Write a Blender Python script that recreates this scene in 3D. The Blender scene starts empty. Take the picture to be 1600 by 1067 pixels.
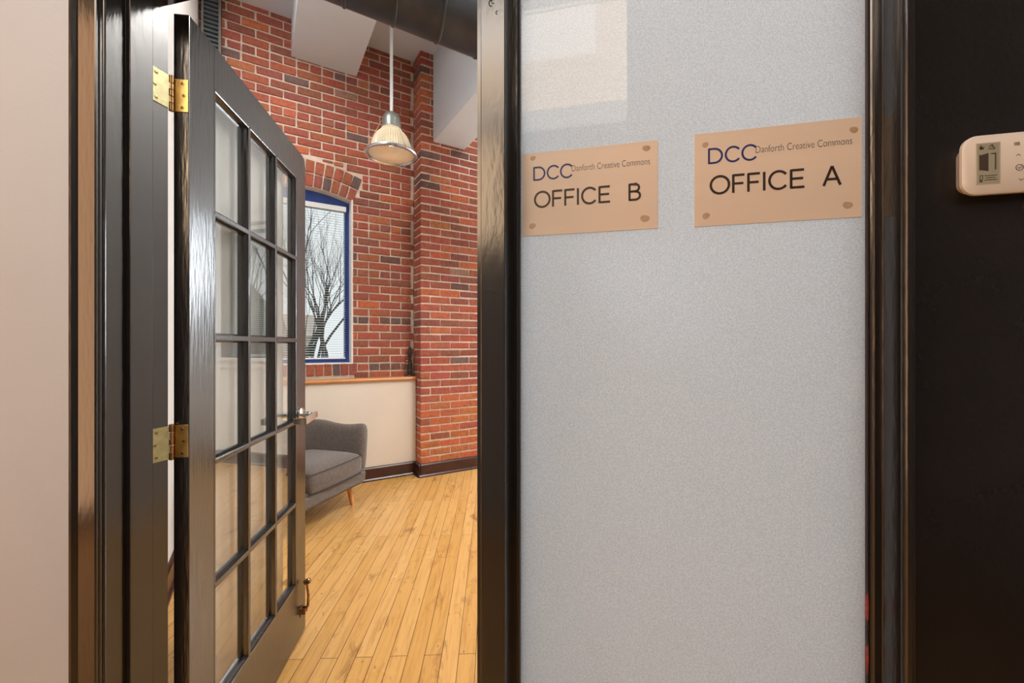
import bpy, bmesh, math, random
from mathutils import Matrix, Vector, noise
random.seed(7)
sc = bpy.context.scene
COL = sc.collection
R = math.radians
CAMH = 1.235
FPX = 660.0

# ------------------------------------------------------------------ frames of reference (plan directions of the building)
def frame(x, y, deg):
    return Matrix.Translation((x, y, 0)) @ Matrix.Rotation(R(deg), 4, 'Z')
FP = frame(-0.843, 0.922, -13.3)       # glazed partition: x along it to the right, y into the office
FR = frame(-0.963, 4.142, 30.9)        # brick wall: x along it to the right, y outwards
FD = frame(-0.787, 1.030, 97.8)        # open door: x from hinge to latch, y through its thickness

# ------------------------------------------------------------------ node helpers
def mat(name):
    m = bpy.data.materials.new(name); m.use_nodes = True
    nt = m.node_tree; nt.nodes.clear()
    out = nt.nodes.new('ShaderNodeOutputMaterial')
    return m, nt, out
def N(nt, t, **kw):
    n = nt.nodes.new(t)
    for k, v in kw.items():
        if k in n.inputs: n.inputs[k].default_value = v
        else: setattr(n, k, v)
    return n
def L(nt, a, ao, b, bi): nt.links.new(a.outputs[ao], b.inputs[bi])
def coords(nt, scale=(1,1,1), rot=(0,0,0)):
    tc = N(nt, 'ShaderNodeTexCoord'); mp = N(nt, 'ShaderNodeMapping')
    mp.inputs['Scale'].default_value = scale; mp.inputs['Rotation'].default_value = rot
    L(nt, tc, 'Object', mp, 'Vector'); return mp
def ramp(nt, stops):
    r = N(nt, 'ShaderNodeValToRGB'); e = r.color_ramp.elements
    while len(e) < len(stops): e.new(0.5)
    for i, (p, c) in enumerate(stops):
        e[i].position = p; e[i].color = (*c, 1) if len(c) == 3 else c
    return r
def simple(name, col, rough=0.5, metal=0.0, var=0.0, nscale=8, bump=0.0, bscale=60, stretch=(1,1,1), ior=1.5, emis=None, coat=0.0, sheen=0.0, bdist=0.002):
    m, nt, out = mat(name)
    b = N(nt, 'ShaderNodeBsdfPrincipled')
    b.inputs['Base Color'].default_value = (*col, 1)
    b.inputs['Roughness'].default_value = rough; b.inputs['Metallic'].default_value = metal
    b.inputs['IOR'].default_value = ior; b.inputs['Coat Weight'].default_value = coat
    b.inputs['Sheen Weight'].default_value = sheen
    if emis:
        b.inputs['Emission Color'].default_value = (*emis[0], 1); b.inputs['Emission Strength'].default_value = emis[1]
    mp = coords(nt, stretch)
    if var:
        n = N(nt, 'ShaderNodeTexNoise', Scale=nscale, Detail=4.0); L(nt, mp, 0, n, 'Vector')
        r = ramp(nt, [(0.3, tuple(c*(1-var) for c in col)), (0.7, tuple(min(1, c*(1+var)) for c in col))])
        L(nt, n, 0, r, 0); L(nt, r, 0, b, 'Base Color')
    if bump:
        n2 = N(nt, 'ShaderNodeTexNoise', Scale=bscale, Detail=3.0); L(nt, mp, 0, n2, 'Vector')
        bp = N(nt, 'ShaderNodeBump', Strength=bump, Distance=bdist); L(nt, n2, 0, bp, 'Height'); L(nt, bp, 0, b, 'Normal')
    L(nt, b, 0, out, 0)
    return m

M = {}
M['paint'] = simple('black_gloss_paint', (.013,.0115,.011), .17, bump=.2, bscale=110, stretch=(1,1,.25), ior=1.8, bdist=.0015)
M['paint_smooth'] = simple('black_gloss_panel', (.013,.012,.012), .24, var=.3, nscale=5, bump=.35, bscale=130, ior=1.45, bdist=.0008)
M['paint_door'] = simple('black_door_paint', (.013,.0115,.011), .2, bump=.5, bscale=110, stretch=(1,1,.12), ior=2.1, bdist=.0015)
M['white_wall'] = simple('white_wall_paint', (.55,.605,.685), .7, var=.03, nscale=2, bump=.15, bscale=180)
M['room_white'] = simple('white_office_paint', (.74,.735,.72), .7, var=.03, nscale=3, bump=.1, bscale=150)
M['cream'] = simple('cream_wainscot_paint', (.80,.72,.62), .6, var=.03, nscale=3, bump=.1, bscale=120)
M['hall'] = simple('hall_paint', (.42,.41,.41), .7, var=.05)
M['ceil'] = simple('ceiling_white', (.64,.67,.72), .8, var=.02, nscale=3, bump=.1)
M['beam'] = simple('drywall_beam', (.60,.64,.69), .8, var=.02, nscale=3, bump=.1)
M['baseboard'] = simple('dark_maroon_varnish', (.045,.012,.010), .28, var=.4, nscale=9, ior=1.6, bump=.2, bscale=60)
M['duct'] = simple('charcoal_duct', (.035,.037,.042), .45, metal=.4, var=.35, nscale=6, bump=.1)
M['brass'] = simple('polished_brass', (.80,.56,.20), .28, metal=1, var=.16, nscale=50, bump=.08, bscale=200)
M['brass_pale'] = simple('tarnished_brass', (.36,.33,.17), .42, metal=.6, var=.2, nscale=60)
M['brass_dark'] = simple('bronze_knuckle', (.50,.30,.14), .3, metal=1, var=.3, nscale=120)
M['screw'] = simple('screw_metal', (.30,.22,.10), .35, metal=1)
M['hole'] = simple('dark_recess', (.02,.015,.01), .6)
M['chrome'] = simple('satin_chrome', (.78,.75,.70), .16, metal=1)
M['bronze'] = simple('oiled_bronze', (.35,.2,.11), .28, metal=.9, var=.3, nscale=80)
M['rubber'] = simple('dark_rubber', (.05,.035,.03), .6)
M['blue'] = simple('blue_window_paint', (.035,.085,.33), .4, var=.15, nscale=12)
M['white_metal'] = simple('white_enamel', (.80,.82,.84), .4)
M['slat'] = simple('white_blind_slat', (.60,.64,.66), .45)
M['cord'] = simple('pale_cord', (.45,.45,.42), .8)
M['ledge'] = simple('honey_wood_ledge', (.56,.25,.085), .35, var=.2, nscale=6, stretch=(.2,1,1), bump=.05)
M['leg'] = simple('orange_beech', (.66,.28,.09), .35, var=.15, nscale=20, stretch=(1,1,.2))
M['fabric'] = simple('grey_brown_tweed', (.125,.10,.085), .95, var=.22, nscale=60, bump=.5, bscale=500, sheen=.3)
M['piping'] = simple('dark_piping', (.08,.065,.058), .95)
M['sign'] = simple('brushed_peach_plate', (.80,.66,.53), .5, var=.05, nscale=7, stretch=(.3,1,2), bump=.03)
M['spot'] = simple('tan_fixing', (.53,.36,.22), .5, var=.15, nscale=60)
M['txt_blue'] = simple('navy_lettering', (.018,.03,.17), .5)
M['txt_brown'] = simple('dark_brown_lettering', (.035,.018,.012), .5)
M['txt_grey'] = simple('grey_lettering', (.12,.11,.14), .5)
M['plastic'] = simple('ivory_plastic', (.84,.77,.69), .35, bump=.03, ior=1.45)
M['lcd'] = simple('lcd_grey_green', (.40,.39,.29), .2)
M['lcd_dark'] = simple('lcd_segment', (.07,.05,.035), .4)
M['icon'] = simple('grey_button_print', (.13,.11,.09), .5)
M['iron'] = simple('black_iron', (.012,.011,.011), .35, ior=1.6)
M['vent'] = simple('louvre_slate', (.06,.075,.08), .5, var=.2)
M['vent_dark'] = simple('louvre_shadow', (.012,.013,.014), .7)
M['vent_trim'] = simple('louvre_trim', (.16,.14,.12), .6)
M['lampcap'] = simple('galvanised_cap', (.42,.46,.42), .3, metal=.8, var=.15, nscale=15)
M['rod'] = simple('white_rod', (.72,.75,.76), .4)
M['ring'] = simple('bluish_steel_ring', (.62,.66,.72), .22, metal=.9)
M['wire'] = simple('copper_wire', (.62,.42,.28), .35, metal=.8)
M['mortar'] = simple('buff_mortar', (.68,.56,.46), .95, var=.15, nscale=25, bump=.8, bscale=120, bdist=.004)
M['bark'] = simple('tree_bark', (.045,.042,.032), .9, var=.4)
M['hedge'] = simple('evergreen_foliage', (.035,.06,.03), .9, var=.5, nscale=3)
M['house_wall'] = simple('pale_siding', (.60,.55,.47), .8, var=.1)
M['house_roof'] = simple('brown_shingles', (.50,.42,.36), .9, var=.2)
M['house_win'] = simple('dark_glazing', (.12,.16,.17), .2)
M['lawn'] = simple('winter_lawn', (.16,.17,.08), .95, var=.3, nscale=2)
M['primer'] = simple('worn_primer', (.03,.018,.016), .4, var=.5, nscale=30)
M['red_chip'] = simple('red_primer_chip', (.34,.045,.035), .5, var=.5, nscale=90)
M['caulk'] = simple('white_caulk', (.78,.75,.74), .7, bump=.4, bscale=60)

def schlick(nt, ior):
    f0 = ((ior-1)/(ior+1))**2
    g = N(nt, 'ShaderNodeNewGeometry'); d = N(nt, 'ShaderNodeVectorMath', operation='DOT_PRODUCT'); L(nt, g, 'Normal', d, 0); L(nt, g, 'Incoming', d, 1)
    def mth(op, a, b=None):
        m_ = N(nt, 'ShaderNodeMath', operation=op)
        if hasattr(a, 'outputs'): nt.links.new(a.outputs['Value'] if 'Value' in a.outputs else a.outputs[0], m_.inputs[0])
        else: m_.inputs[0].default_value = a
        if b is not None:
            if hasattr(b, 'outputs'): nt.links.new(b.outputs[0], m_.inputs[1])
            else: m_.inputs[1].default_value = b
        return m_
    c = mth('ABSOLUTE', d); q = mth('SUBTRACT', 1.0, c); p = mth('POWER', q, 5.0)
    return mth('ADD', mth('MULTIPLY', p, 1-f0), f0)
# window glass: thin clear sheet
def glassmat(name, tint=(1,1,1), gloss=1.0, ior=1.5):
    m, nt, out = mat(name)
    tr = N(nt, 'ShaderNodeBsdfTransparent', Color=(*tint, 1)); gl = N(nt, 'ShaderNodeBsdfGlossy', Roughness=.0)
    gl.inputs['Color'].default_value = (gloss, gloss, gloss, 1)
    fr = schlick(nt, ior); mx = N(nt, 'ShaderNodeMixShader')
    L(nt, fr, 0, mx, 0); L(nt, tr, 0, mx, 1); L(nt, gl, 0, mx, 2); L(nt, mx, 0, out, 0)
    return m
M['glass'] = glassmat('clear_window_glass', (.96,.98,.97), 1, 1.45)
M['door_glass'] = glassmat('door_pane_glass', (.97,.98,.97), 1, 2.3)

# obscure glass
def frosted():
    m, nt, out = mat('frosted_glass')
    mp = coords(nt)
    n1 = N(nt, 'ShaderNodeTexNoise', Scale=420.0, Detail=2.0); L(nt, mp, 0, n1, 'Vector')
    n2 = N(nt, 'ShaderNodeTexNoise', Scale=60.0, Detail=4.0); L(nt, mp, 0, n2, 'Vector')
    r = ramp(nt, [(.35, (.635,.68,.72)), (.65, (.785,.84,.885))]); L(nt, n1, 0, r, 0)
    tl = N(nt, 'ShaderNodeBsdfTranslucent'); L(nt, r, 0, tl, 'Color')
    df = N(nt, 'ShaderNodeBsdfDiffuse'); L(nt, r, 0, df, 'Color')
    rf = N(nt, 'ShaderNodeBsdfRefraction', Roughness=.55, IOR=1.15); L(nt, r, 0, rf, 'Color')
    bp = N(nt, 'ShaderNodeBump', Strength=.25, Distance=.0006); L(nt, n1, 0, bp, 'Height')
    for s in (tl, df, rf): L(nt, bp, 0, s, 'Normal')
    m1 = N(nt, 'ShaderNodeMixShader', Fac=.12); L(nt, tl, 0, m1, 1); L(nt, rf, 0, m1, 2)
    m2 = N(nt, 'ShaderNodeMixShader', Fac=.38); L(nt, m1, 0, m2, 1); L(nt, df, 0, m2, 2)
    gl = N(nt, 'ShaderNodeBsdfGlossy', Roughness=.02)
    fr = schlick(nt, 1.5); m3 = N(nt, 'ShaderNodeMixShader')
    L(nt, fr, 0, m3, 0); L(nt, m2, 0, m3, 1); L(nt, gl, 0, m3, 2); L(nt, m3, 0, out, 0)
    return m
M['frost'] = frosted()

def fabric_shade():
    m, nt, out = mat('white_shade_cloth')
    mp = coords(nt); n = N(nt, 'ShaderNodeTexNoise', Scale=5.0, Detail=3.0); L(nt, mp, 0, n, 'Vector')
    r = ramp(nt, [(.3, (.60,.60,.59)), (.7, (.67,.67,.66))]); L(nt, n, 0, r, 0)
    d = N(nt, 'ShaderNodeBsdfDiffuse'); t = N(nt, 'ShaderNodeBsdfTranslucent'); L(nt, r, 0, d, 'Color'); L(nt, r, 0, t, 'Color')
    mx = N(nt, 'ShaderNodeMixShader', Fac=.4); L(nt, d, 0, mx, 1); L(nt, t, 0, mx, 2); L(nt, mx, 0, out, 0)
    return m
M['shade'] = fabric_shade()

def lampglass():
    m, nt, out = mat('ribbed_prismatic_glass')
    t = N(nt, 'ShaderNodeBsdfTranslucent', Color=(.97,.94,.86,1)); d = N(nt, 'ShaderNodeBsdfDiffuse', Color=(.82,.78,.66,1))
    g = N(nt, 'ShaderNodeBsdfGlossy', Roughness=.12); tr = N(nt, 'ShaderNodeBsdfTransparent', Color=(.9,.85,.75,1))
    a = N(nt, 'ShaderNodeMixShader', Fac=.45); L(nt, t, 0, a, 1); L(nt, d, 0, a, 2)
    c = N(nt, 'ShaderNodeMixShader', Fac=.2); L(nt, a, 0, c, 1); L(nt, tr, 0, c, 2)
    b = N(nt, 'ShaderNodeMixShader', Fac=.12); L(nt, c, 0, b, 1); L(nt, g, 0, b, 2); L(nt, b, 0, out, 0)
    return m
M['lampglass'] = lampglass()
M['lens'] = M['lampglass'].copy(); M['lens'].name = 'pinkish_ribbed_lens'
for n_ in M['lens'].node_tree.nodes:
    if n_.type in ('BSDF_TRANSLUCENT', 'BSDF_DIFFUSE'): n_.inputs['Color'].default_value = (.62,.46,.36,1)
def emit(name, col, s):
    m, nt, out = mat(name); e = N(nt, 'ShaderNodeEmission', Color=(*col, 1), Strength=s); L(nt, e, 0, out, 0); return m
M['bulb'] = emit('warm_bulb', (1,.84,.6), 9)
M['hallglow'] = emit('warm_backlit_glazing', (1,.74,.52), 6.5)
M['post_glow'] = emit('post_sheen_emitter', (1,.70,.44), 7.0)  # emitter of the added panel that warms the mullion post
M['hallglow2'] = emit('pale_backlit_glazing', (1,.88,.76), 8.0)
M['casing_glow'] = emit('casing_sheen_emitter', (1,.54,.28), 2.9)  # emitter of the added panel that warms the left casing

def brickmat():
    m, nt, out = mat('old_red_brick')
    b = N(nt, 'ShaderNodeBsdfPrincipled', Roughness=.85)
    at = N(nt, 'ShaderNodeAttribute'); at.attribute_name = 'Col'
    mp = coords(nt)
    n = N(nt, 'ShaderNodeTexNoise', Scale=38.0, Detail=5.0); L(nt, mp, 0, n, 'Vector')
    r = ramp(nt, [(.3, (.74,.72,.72)), (.62, (1.12,1.1,1.08))]); L(nt, n, 0, r, 0)
    mx = N(nt, 'ShaderNodeMix'); mx.data_type = 'RGBA'; mx.blend_type = 'MULTIPLY'; mx.inputs[0].default_value = 1
    L(nt, at, 'Color', mx, 6); L(nt, r, 0, mx, 7)
    # mortar smears of an irregular outline
    n3 = N(nt, 'ShaderNodeTexNoise', Scale=9.0, Detail=6.0, Roughness=.75); L(nt, mp, 0, n3, 'Vector')
    r3 = ramp(nt, [(.66, (0,0,0)), (.70, (.7,.7,.7))]); L(nt, n3, 0, r3, 0)
    mx2 = N(nt, 'ShaderNodeMix'); mx2.data_type = 'RGBA'; L(nt, r3, 0, mx2, 0); L(nt, mx, 2, mx2, 6)
    mx2.inputs[7].default_value = (.42,.33,.26,1)
    L(nt, mx2, 2, b, 'Base Color')
    n2 = N(nt, 'ShaderNodeTexNoise', Scale=90.0, Detail=4.0); L(nt, mp, 0, n2, 'Vector')
    bp = N(nt, 'ShaderNodeBump', Strength=.7, Distance=.003); L(nt, n2, 0, bp, 'Height'); L(nt, bp, 0, b, 'Normal')
    L(nt, b, 0, out, 0); return m
M['brick'] = brickmat()

def floormat():
    m, nt, out = mat('honey_maple_floorboards')
    b = N(nt, 'ShaderNodeBsdfPrincipled', Roughness=.3)
    b.inputs['IOR'].default_value = 1.5
    mp = coords(nt, rot=(0,0,R(-92.6+0)))      # object frame is world aligned; boards run almost straight ahead
    br = N(nt, 'ShaderNodeTexBrick', Scale=1.0)
    br.offset = .37; br.offset_frequency = 2
    for k, v in {'Mortar Size': .0013, 'Mortar Smooth': .1, 'Bias': 0.0, 'Brick Width': 1.7, 'Row Height': .068}.items(): br.inputs[k].default_value = v
    br.inputs['Color1'].default_value = (0,0,0,1); br.inputs['Color2'].default_value = (1,1,1,1); br.inputs['Mortar'].default_value = (.5,.5,.5,1)
    L(nt, mp, 0, br, 'Vector')
    tone = ramp(nt, [(0, (.60,.32,.09)), (.5, (.66,.365,.115)), (1, (.70,.405,.145))]); L(nt, br, 'Color', tone, 0)
    mg = N(nt, 'ShaderNodeMapping'); mg.inputs['Scale'].default_value = (1.6, 22, 1); L(nt, mp, 0, mg, 0)
    ng = N(nt, 'ShaderNodeTexNoise', Scale=2.2, Detail=7.0, Roughness=.65, Distortion=.35); L(nt, mg, 0, ng, 'Vector')
    rg = ramp(nt, [(.28, (.72,.63,.5)), (.5, (1,1,1)), (.75, (1.08,1.1,1.12))]); L(nt, ng, 0, rg, 0)
    m1 = N(nt, 'ShaderNodeMix'); m1.data_type = 'RGBA'; m1.blend_type = 'MULTIPLY'; m1.inputs[0].default_value = .9
    L(nt, tone, 0, m1, 6); L(nt, rg, 0, m1, 7)
    # knots and mineral streaks
    mk = N(nt, 'ShaderNodeMapping'); mk.inputs['Scale'].default_value = (3.2, 9, 1); L(nt, mp, 0, mk, 0)
    nk = N(nt, 'ShaderNodeTexNoise', Scale=1.3, Detail=5.0, Roughness=.7, Distortion=.6); L(nt, mk, 0, nk, 'Vector')
    rk = ramp(nt, [(.57, (0,0,0)), (.74, (.8,.8,.8))]); L(nt, nk, 0, rk, 0)
    m2 = N(nt, 'ShaderNodeMix'); m2.data_type = 'RGBA'; L(nt, rk, 0, m2, 0); L(nt, m1, 2, m2, 6); m2.inputs[7].default_value = (.20,.075,.022,1)
    vo = N(nt, 'ShaderNodeTexVoronoi', Scale=2.6); L(nt, mk, 0, vo, 'Vector')
    rv = ramp(nt, [(.02, (.9,.9,.9)), (.085, (0,0,0))]); L(nt, vo, 'Distance', rv, 0)
    m3 = N(nt, 'ShaderNodeMix'); m3.data_type = 'RGBA'; L(nt, rv, 0, m3, 0); L(nt, m2, 2, m3, 6); m3.inputs[7].default_value = (.12,.05,.02,1)
    m4 = N(nt, 'ShaderNodeMix'); m4.data_type = 'RGBA'; L(nt, br, 'Fac', m4, 0); L(nt, m3, 2, m4, 6); m4.inputs[7].default_value = (.07,.03,.012,1)
    L(nt, m4, 2, b, 'Base Color')
    nr = N(nt, 'ShaderNodeTexNoise', Scale=3.0, Detail=4.0); L(nt, mp, 0, nr, 'Vector')
    rr = ramp(nt, [(.3, (.24,.24,.24)), (.7, (.40,.40,.40))]); L(nt, nr, 0, rr, 0); L(nt, rr, 0, b, 'Roughness')
    bp = N(nt, 'ShaderNodeBump', Strength=.25, Distance=.002); bp.invert = True; L(nt, br, 'Fac', bp, 'Height'); L(nt, bp, 0, b, 'Normal')
    L(nt, b, 0, out, 0); return m
M['floor'] = floormat()

# ------------------------------------------------------------------ geometry helpers
def box(bm, x0, x1, y0, y1, z0, z1, mtx=None, bev=0.0):
    vs = [Vector((x, y, z)) for x in (x0, x1) for y in (y0, y1) for z in (z0, z1)]
    if mtx: vs = [mtx @ v for v in vs]
    v = [bm.verts.new(p) for p in vs]
    fs = [bm.faces.new([v[i] for i in f]) for f in ((0,1,3,2),(4,6,7,5),(0,4,5,1),(2,3,7,6),(0,2,6,4),(1,5,7,3))]
    if bev:
        es = list({e for f in fs for e in f.edges})
        bmesh.ops.bevel(bm, geom=es, offset=bev, segments=2, affect='EDGES', profile=.5)
    return v
def prism(bm, pts, axis, a0, a1):
    """extrude closed 2D polygon along an axis: axis 'x' pts=(y,z), 'y' pts=(x,z), 'z' pts=(x,y)"""
    def P(p, a):
        return {'x': (a, p[0], p[1]), 'y': (p[0], a, p[1]), 'z': (p[0], p[1], a)}[axis]
    A = [bm.verts.new(P(p, a0)) for p in pts]; B = [bm.verts.new(P(p, a1)) for p in pts]
    n = len(pts)
    bm.faces.new(A); bm.faces.new(B[::-1])
    for i in range(n): bm.faces.new((A[i], B[i], B[(i+1) % n], A[(i+1) % n]))
def lathe(bm, prof, seg=48, mtx=None, closed=False):
    rings = []
    for r, z in prof:
        ring = []
        for k in range(seg):
            a = 2*math.pi*k/seg; p = Vector((r*math.cos(a), r*math.sin(a), z))
            ring.append(bm.verts.new(mtx @ p if mtx else p))
        rings.append(ring)
    for i in range(len(rings)-1):
        for k in range(seg):
            bm.faces.new((rings[i][k], rings[i][(k+1) % seg], rings[i+1][(k+1) % seg], rings[i+1][k]))
    if closed:
        for k in range(seg): bm.faces.new((rings[-1][k], rings[-1][(k+1) % seg], rings[0][(k+1) % seg], rings[0][k]))
    else:
        bm.faces.new(rings[0][::-1]); bm.faces.new(rings[-1])
def tube(bm, pts, rad, seg=10, cap=True):
    pts = [Vector(p) for p in pts]; n = len(pts)
    if not hasattr(rad, '__len__'): rad = [rad]*n
    rings = []; up = Vector((0,0,1)); prev = None
    for i, p in enumerate(pts):
        d = (pts[min(i+1, n-1)] - pts[max(i-1, 0)]).normalized()
        s = prev if prev is not None else (up.cross(d) if abs(d.z) < .95 else Vector((1,0,0)))
        s = (s - d*s.dot(d)).normalized(); prev = s; t = d.cross(s)
        rings.append([bm.verts.new(p + (s*math.cos(2*math.pi*k/seg) + t*math.sin(2*math.pi*k/seg))*rad[i]) for k in range(seg)])
    for i in range(n-1):
        for k in range(seg): bm.faces.new((rings[i][k], rings[i][(k+1) % seg], rings[i+1][(k+1) % seg], rings[i+1][k]))
    if cap: bm.faces.new(rings[0][::-1]); bm.faces.new(rings[-1])
def obj(name, bm, m, parent=None, mtx=None, smooth=False, origin=None):
    bmesh.ops.recalc_face_normals(bm, faces=bm.faces)
    if origin is not None:
        bmesh.ops.translate(bm, verts=bm.verts, vec=-Vector(origin))
    me = bpy.data.meshes.new(name); bm.to_mesh(me); bm.free()
    if smooth:
        for p in me.polygons: p.use_smooth = True
        if smooth != 'all':
            try: me.set_sharp_from_angle(angle=R(35))
            except Exception: pass
    me.materials.append(m)
    o = bpy.data.objects.new(name, me); COL.objects.link(o)
    base = mtx if mtx is not None else Matrix.Identity(4)
    if origin is not None: base = base @ Matrix.Translation(origin)
    if parent: o.parent = parent; o.matrix_local = base
    else: o.matrix_world = base
    return o
def struct(o): o['kind'] = 'structure'; return o
def empty(name, mtx, parent=None):
    o = bpy.data.objects.new(name, None); o.empty_display_size = .05; COL.objects.link(o)
    if parent: o.parent = parent; o.matrix_local = mtx
    else: o.matrix_world = mtx
    return o
def tag(o, label, cat, group=None, kind=None):
    o['label'] = label; o['category'] = cat
    if group: o['group'] = group
    if kind: o['kind'] = kind
    return o
def bm_(): return bmesh.new()
def quickbox(name, m, dims, parent=None, mtx=None, bev=0, smooth=False):
    b = bm_(); box(b, *dims, bev=bev); return obj(name, b, m, parent, mtx, smooth)

# ================================================================== FLOOR, CEILING
struct(quickbox('floor', M['floor'], (-4.2, 7.5, -3.6, 9.0, -.02, 0)))
# keep the ground outside lower: the floor ends at the outer face of the brick wall
fl = bpy.data.objects['floor']
bm = bm_()
cl = [FR @ Vector((-6, .12, 0)), FR @ Vector((6.5, .12, 0)), FR @ Vector((6.5, -9.5, 0)), FR @ Vector((-6, -9.5, 0))]
prism(bm, [(p.x, p.y) for p in cl], 'z', -.05, 0)
bmesh.ops.recalc_face_normals(bm, faces=bm.faces); bm.to_mesh(fl.data); bm.free()

bm = bm_()
cr = [FR @ Vector((-1.80, .3, 0)), FR @ Vector((5.4, .3, 0)), FR @ Vector((5.4, -8.0, 0)), FR @ Vector((-1.80, -8.0, 0))]
prism(bm, [(p.x, p.y) for p in cr], 'z', 4.01, 4.10)
struct(obj('ceiling', bm, M['ceil']))

# ================================================================== BRICK WALL (in FR)
SC, HW, ZS, RISE, ZB = -1.0, .425, 2.553, .07, 1.075
RI = (HW**2 + RISE**2)/(2*RISE); ZC = ZS + RISE - RI
AL = math.asin(HW/RI)
def arcz(x, r): return ZC + math.sqrt(r*r - (x-SC)**2)
wl = empty('wall_back', FR); struct(wl)
bm = bm_()
TH = (.008, .30)
prism(bm, [(-1.78, .0), (0.0, .0), (0.0, ZB), (-1.78, ZB)], 'y', *TH)
prism(bm, [(-1.78, ZB), (SC-HW, ZB), (SC-HW, 4.05), (-1.78, 4.05)], 'y', *TH)
prism(bm, [(SC+HW, ZB), (0.0, ZB), (0.0, 4.05), (SC+HW, 4.05)], 'y', *TH)
arc = [(SC-HW + 2*HW*k/16, arcz(SC-HW + 2*HW*k/16, RI)) for k in range(17)]
for k in range(16):
    prism(bm, [arc[k], arc[k+1], (arc[k+1][0], 4.05), (arc[k][0], 4.05)], 'y', *TH)
obj('mortar_bed', bm, M['mortar'], wl)

bricks = bm_()
bcol = []
def bcolor(kind=None):
    r = random.random()
    if kind == 'orange': return (random.uniform(.42,.50), random.uniform(.12,.155), random.uniform(.05,.07))
    if kind == 'dark': c = random.choice([(.16,.08,.065), (.14,.09,.08), (.19,.085,.065)])
    elif r < .62: c = (random.uniform(.31,.39), random.uniform(.085,.11), random.uniform(.05,.066))
    elif r < .86: c = (random.uniform(.24,.30), random.uniform(.075,.095), random.uniform(.05,.065))
    elif r < .965: c = (random.uniform(.42,.52), random.uniform(.12,.15), random.uniform(.05,.07))
    else: c = random.choice([(.15,.075,.065), (.17,.10,.09), (.32,.17,.12)])
    return c
layer = bricks.loops.layers.float_color.new('Col')
def brick(bmx, lay, x0, x1, y0, y1, z0, z1, kind=None, mtx=None, jit=.0034):
    tmp = bmesh.new()
    box(tmp, x0, x1, y0, y1, z0, z1)
    for v in tmp.verts:
        v.co += Vector((random.uniform(-jit, jit), random.uniform(-jit, jit)*.8, random.uniform(-jit, jit)*.9))
    bmesh.ops.bevel(tmp, geom=list(tmp.edges), offset=.0038, segments=1, affect='EDGES')
    if mtx: bmesh.ops.transform(tmp, matrix=mtx, verts=tmp.verts)
    c = bcolor(kind); vm = {}
    bmesh.ops.recalc_face_normals(tmp, faces=tmp.faces)
    for v in tmp.verts: vm[v] = bmx.verts.new(v.co)
    for f in tmp.faces:
        nf = bmx.faces.new([vm[v] for v in f.verts])
        for lp in nf.loops: lp[lay] = (*c, 1)
    tmp.free()
CO, BH, JT = .0725, .0575, .0125
RO = RI + .235
ACX = AL + .012                          # half angle of the arch ring
def arch_hw(z):
    """half width of the arch ring's hole at height z"""
    if z > ZC + RO or z < ZS - .03: return 0
    hw = math.sqrt(max(0, RO*RO - (z-ZC)**2)) if z > ZC + RO*math.cos(ACX) else 9
    return min(hw, (z-ZC)*math.tan(ACX))
row = 0; z = .935
while z < 4.0:
    header = (row % 6 == 1)
    step = .1 if header else .2
    x = -1.72 - (0 if row % 2 else step/2)
    zt = z + BH
    while x < -0.005:
        a, b = max(x, -1.70), min(x + step - JT, -.004)
        x += step
        if b - a < .03: continue
        segs = [(a, b)]
        # opening
        lo, hi = SC-HW-.0, SC+HW+.0
        if ZB - .11 < zt - .02 and z < ZB and True:
            # rowlock sill occupies the courses just under the opening
            if zt > ZB - .105: lo, hi = SC-HW-.02, SC+HW+.02
            else: lo, hi = 9, 9
        elif zt <= ZB - .1: lo, hi = 9, 9
        elif z >= ZS - .01:
            hw = max(arch_hw(z), arch_hw(z+BH*.5), arch_hw(zt))
            if hw > 0: lo, hi = SC-hw-.008, SC+hw+.008
            else: lo, hi = 9, 9
        elif zt > ZS: 
            lo, hi = SC-HW-.01, SC+HW+.01
        out = []
        for (p, q) in segs:
            if lo >= q or hi <= p: out.append((p, q))
            else:
                if lo - p > .025: out.append((p, lo-.004))
                if q - hi > .025: out.append((hi+.004, q))
        if z >= ZS - .01 and 0 < hi - lo < 3 and hi > 0-9 and lo < a + 5 and lo < 5:
            # short closers laid on the back of the arch ring
            n_ = max(1, int((b-a)/.066)); w_ = (b-a)/n_
            for k_ in range(n_):
                p_, q_ = a + w_*k_, a + w_*(k_+1) - (.008 if k_ < n_-1 else 0)
                if q_ <= lo or p_ >= hi: continue
                p_ = max(p_, lo); q_ = min(q_, hi); xm = min((abs(p_-SC), abs(q_-SC)))
                if p_ < SC < q_: xm = 0
                if xm < RO and abs((p_+q_)/2-SC) < (zt-ZC)*math.tan(ACX):
                    zb_ = max(z, ZC + math.sqrt(RO*RO - xm*xm) + .010)
                    if zt - zb_ > .016 and q_ - p_ > .02: brick(bricks, layer, p_, q_, -.002, .05, zb_, zt)
        for p, q in out:
            brick(bricks, layer, p, q, -.002+random.uniform(-.002,.002), .05, z, zt, 'dark' if (header and random.random() < .6 and z < 1.8) else None)
    z += CO; row += 1
# arch: two rings of bricks on end
for ring in range(2):
    r0 = RI + .002 + ring*.118; n = 13
    for k in range(n):
        a0 = -ACX + 2*ACX*k/n; am = a0 + ACX/n
        if ring: am += 0
        w = 2*ACX*r0/n - .010
        T = Matrix.Translation((SC, 0, ZC)) @ Matrix.Rotation(am, 4, 'Y')
        brick(bricks, layer, -w/2, w/2, -.004, .11, r0, r0+.107, 'dark' if random.random() < .25 else None, T)
# rowlock sill
x = SC-HW-.015
while x < SC+HW:
    brick(bricks, layer, x, x+.058, -.006, .11, ZB-.105, ZB-.004, 'dark' if random.random() < .3 else None); x += .0705
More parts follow.
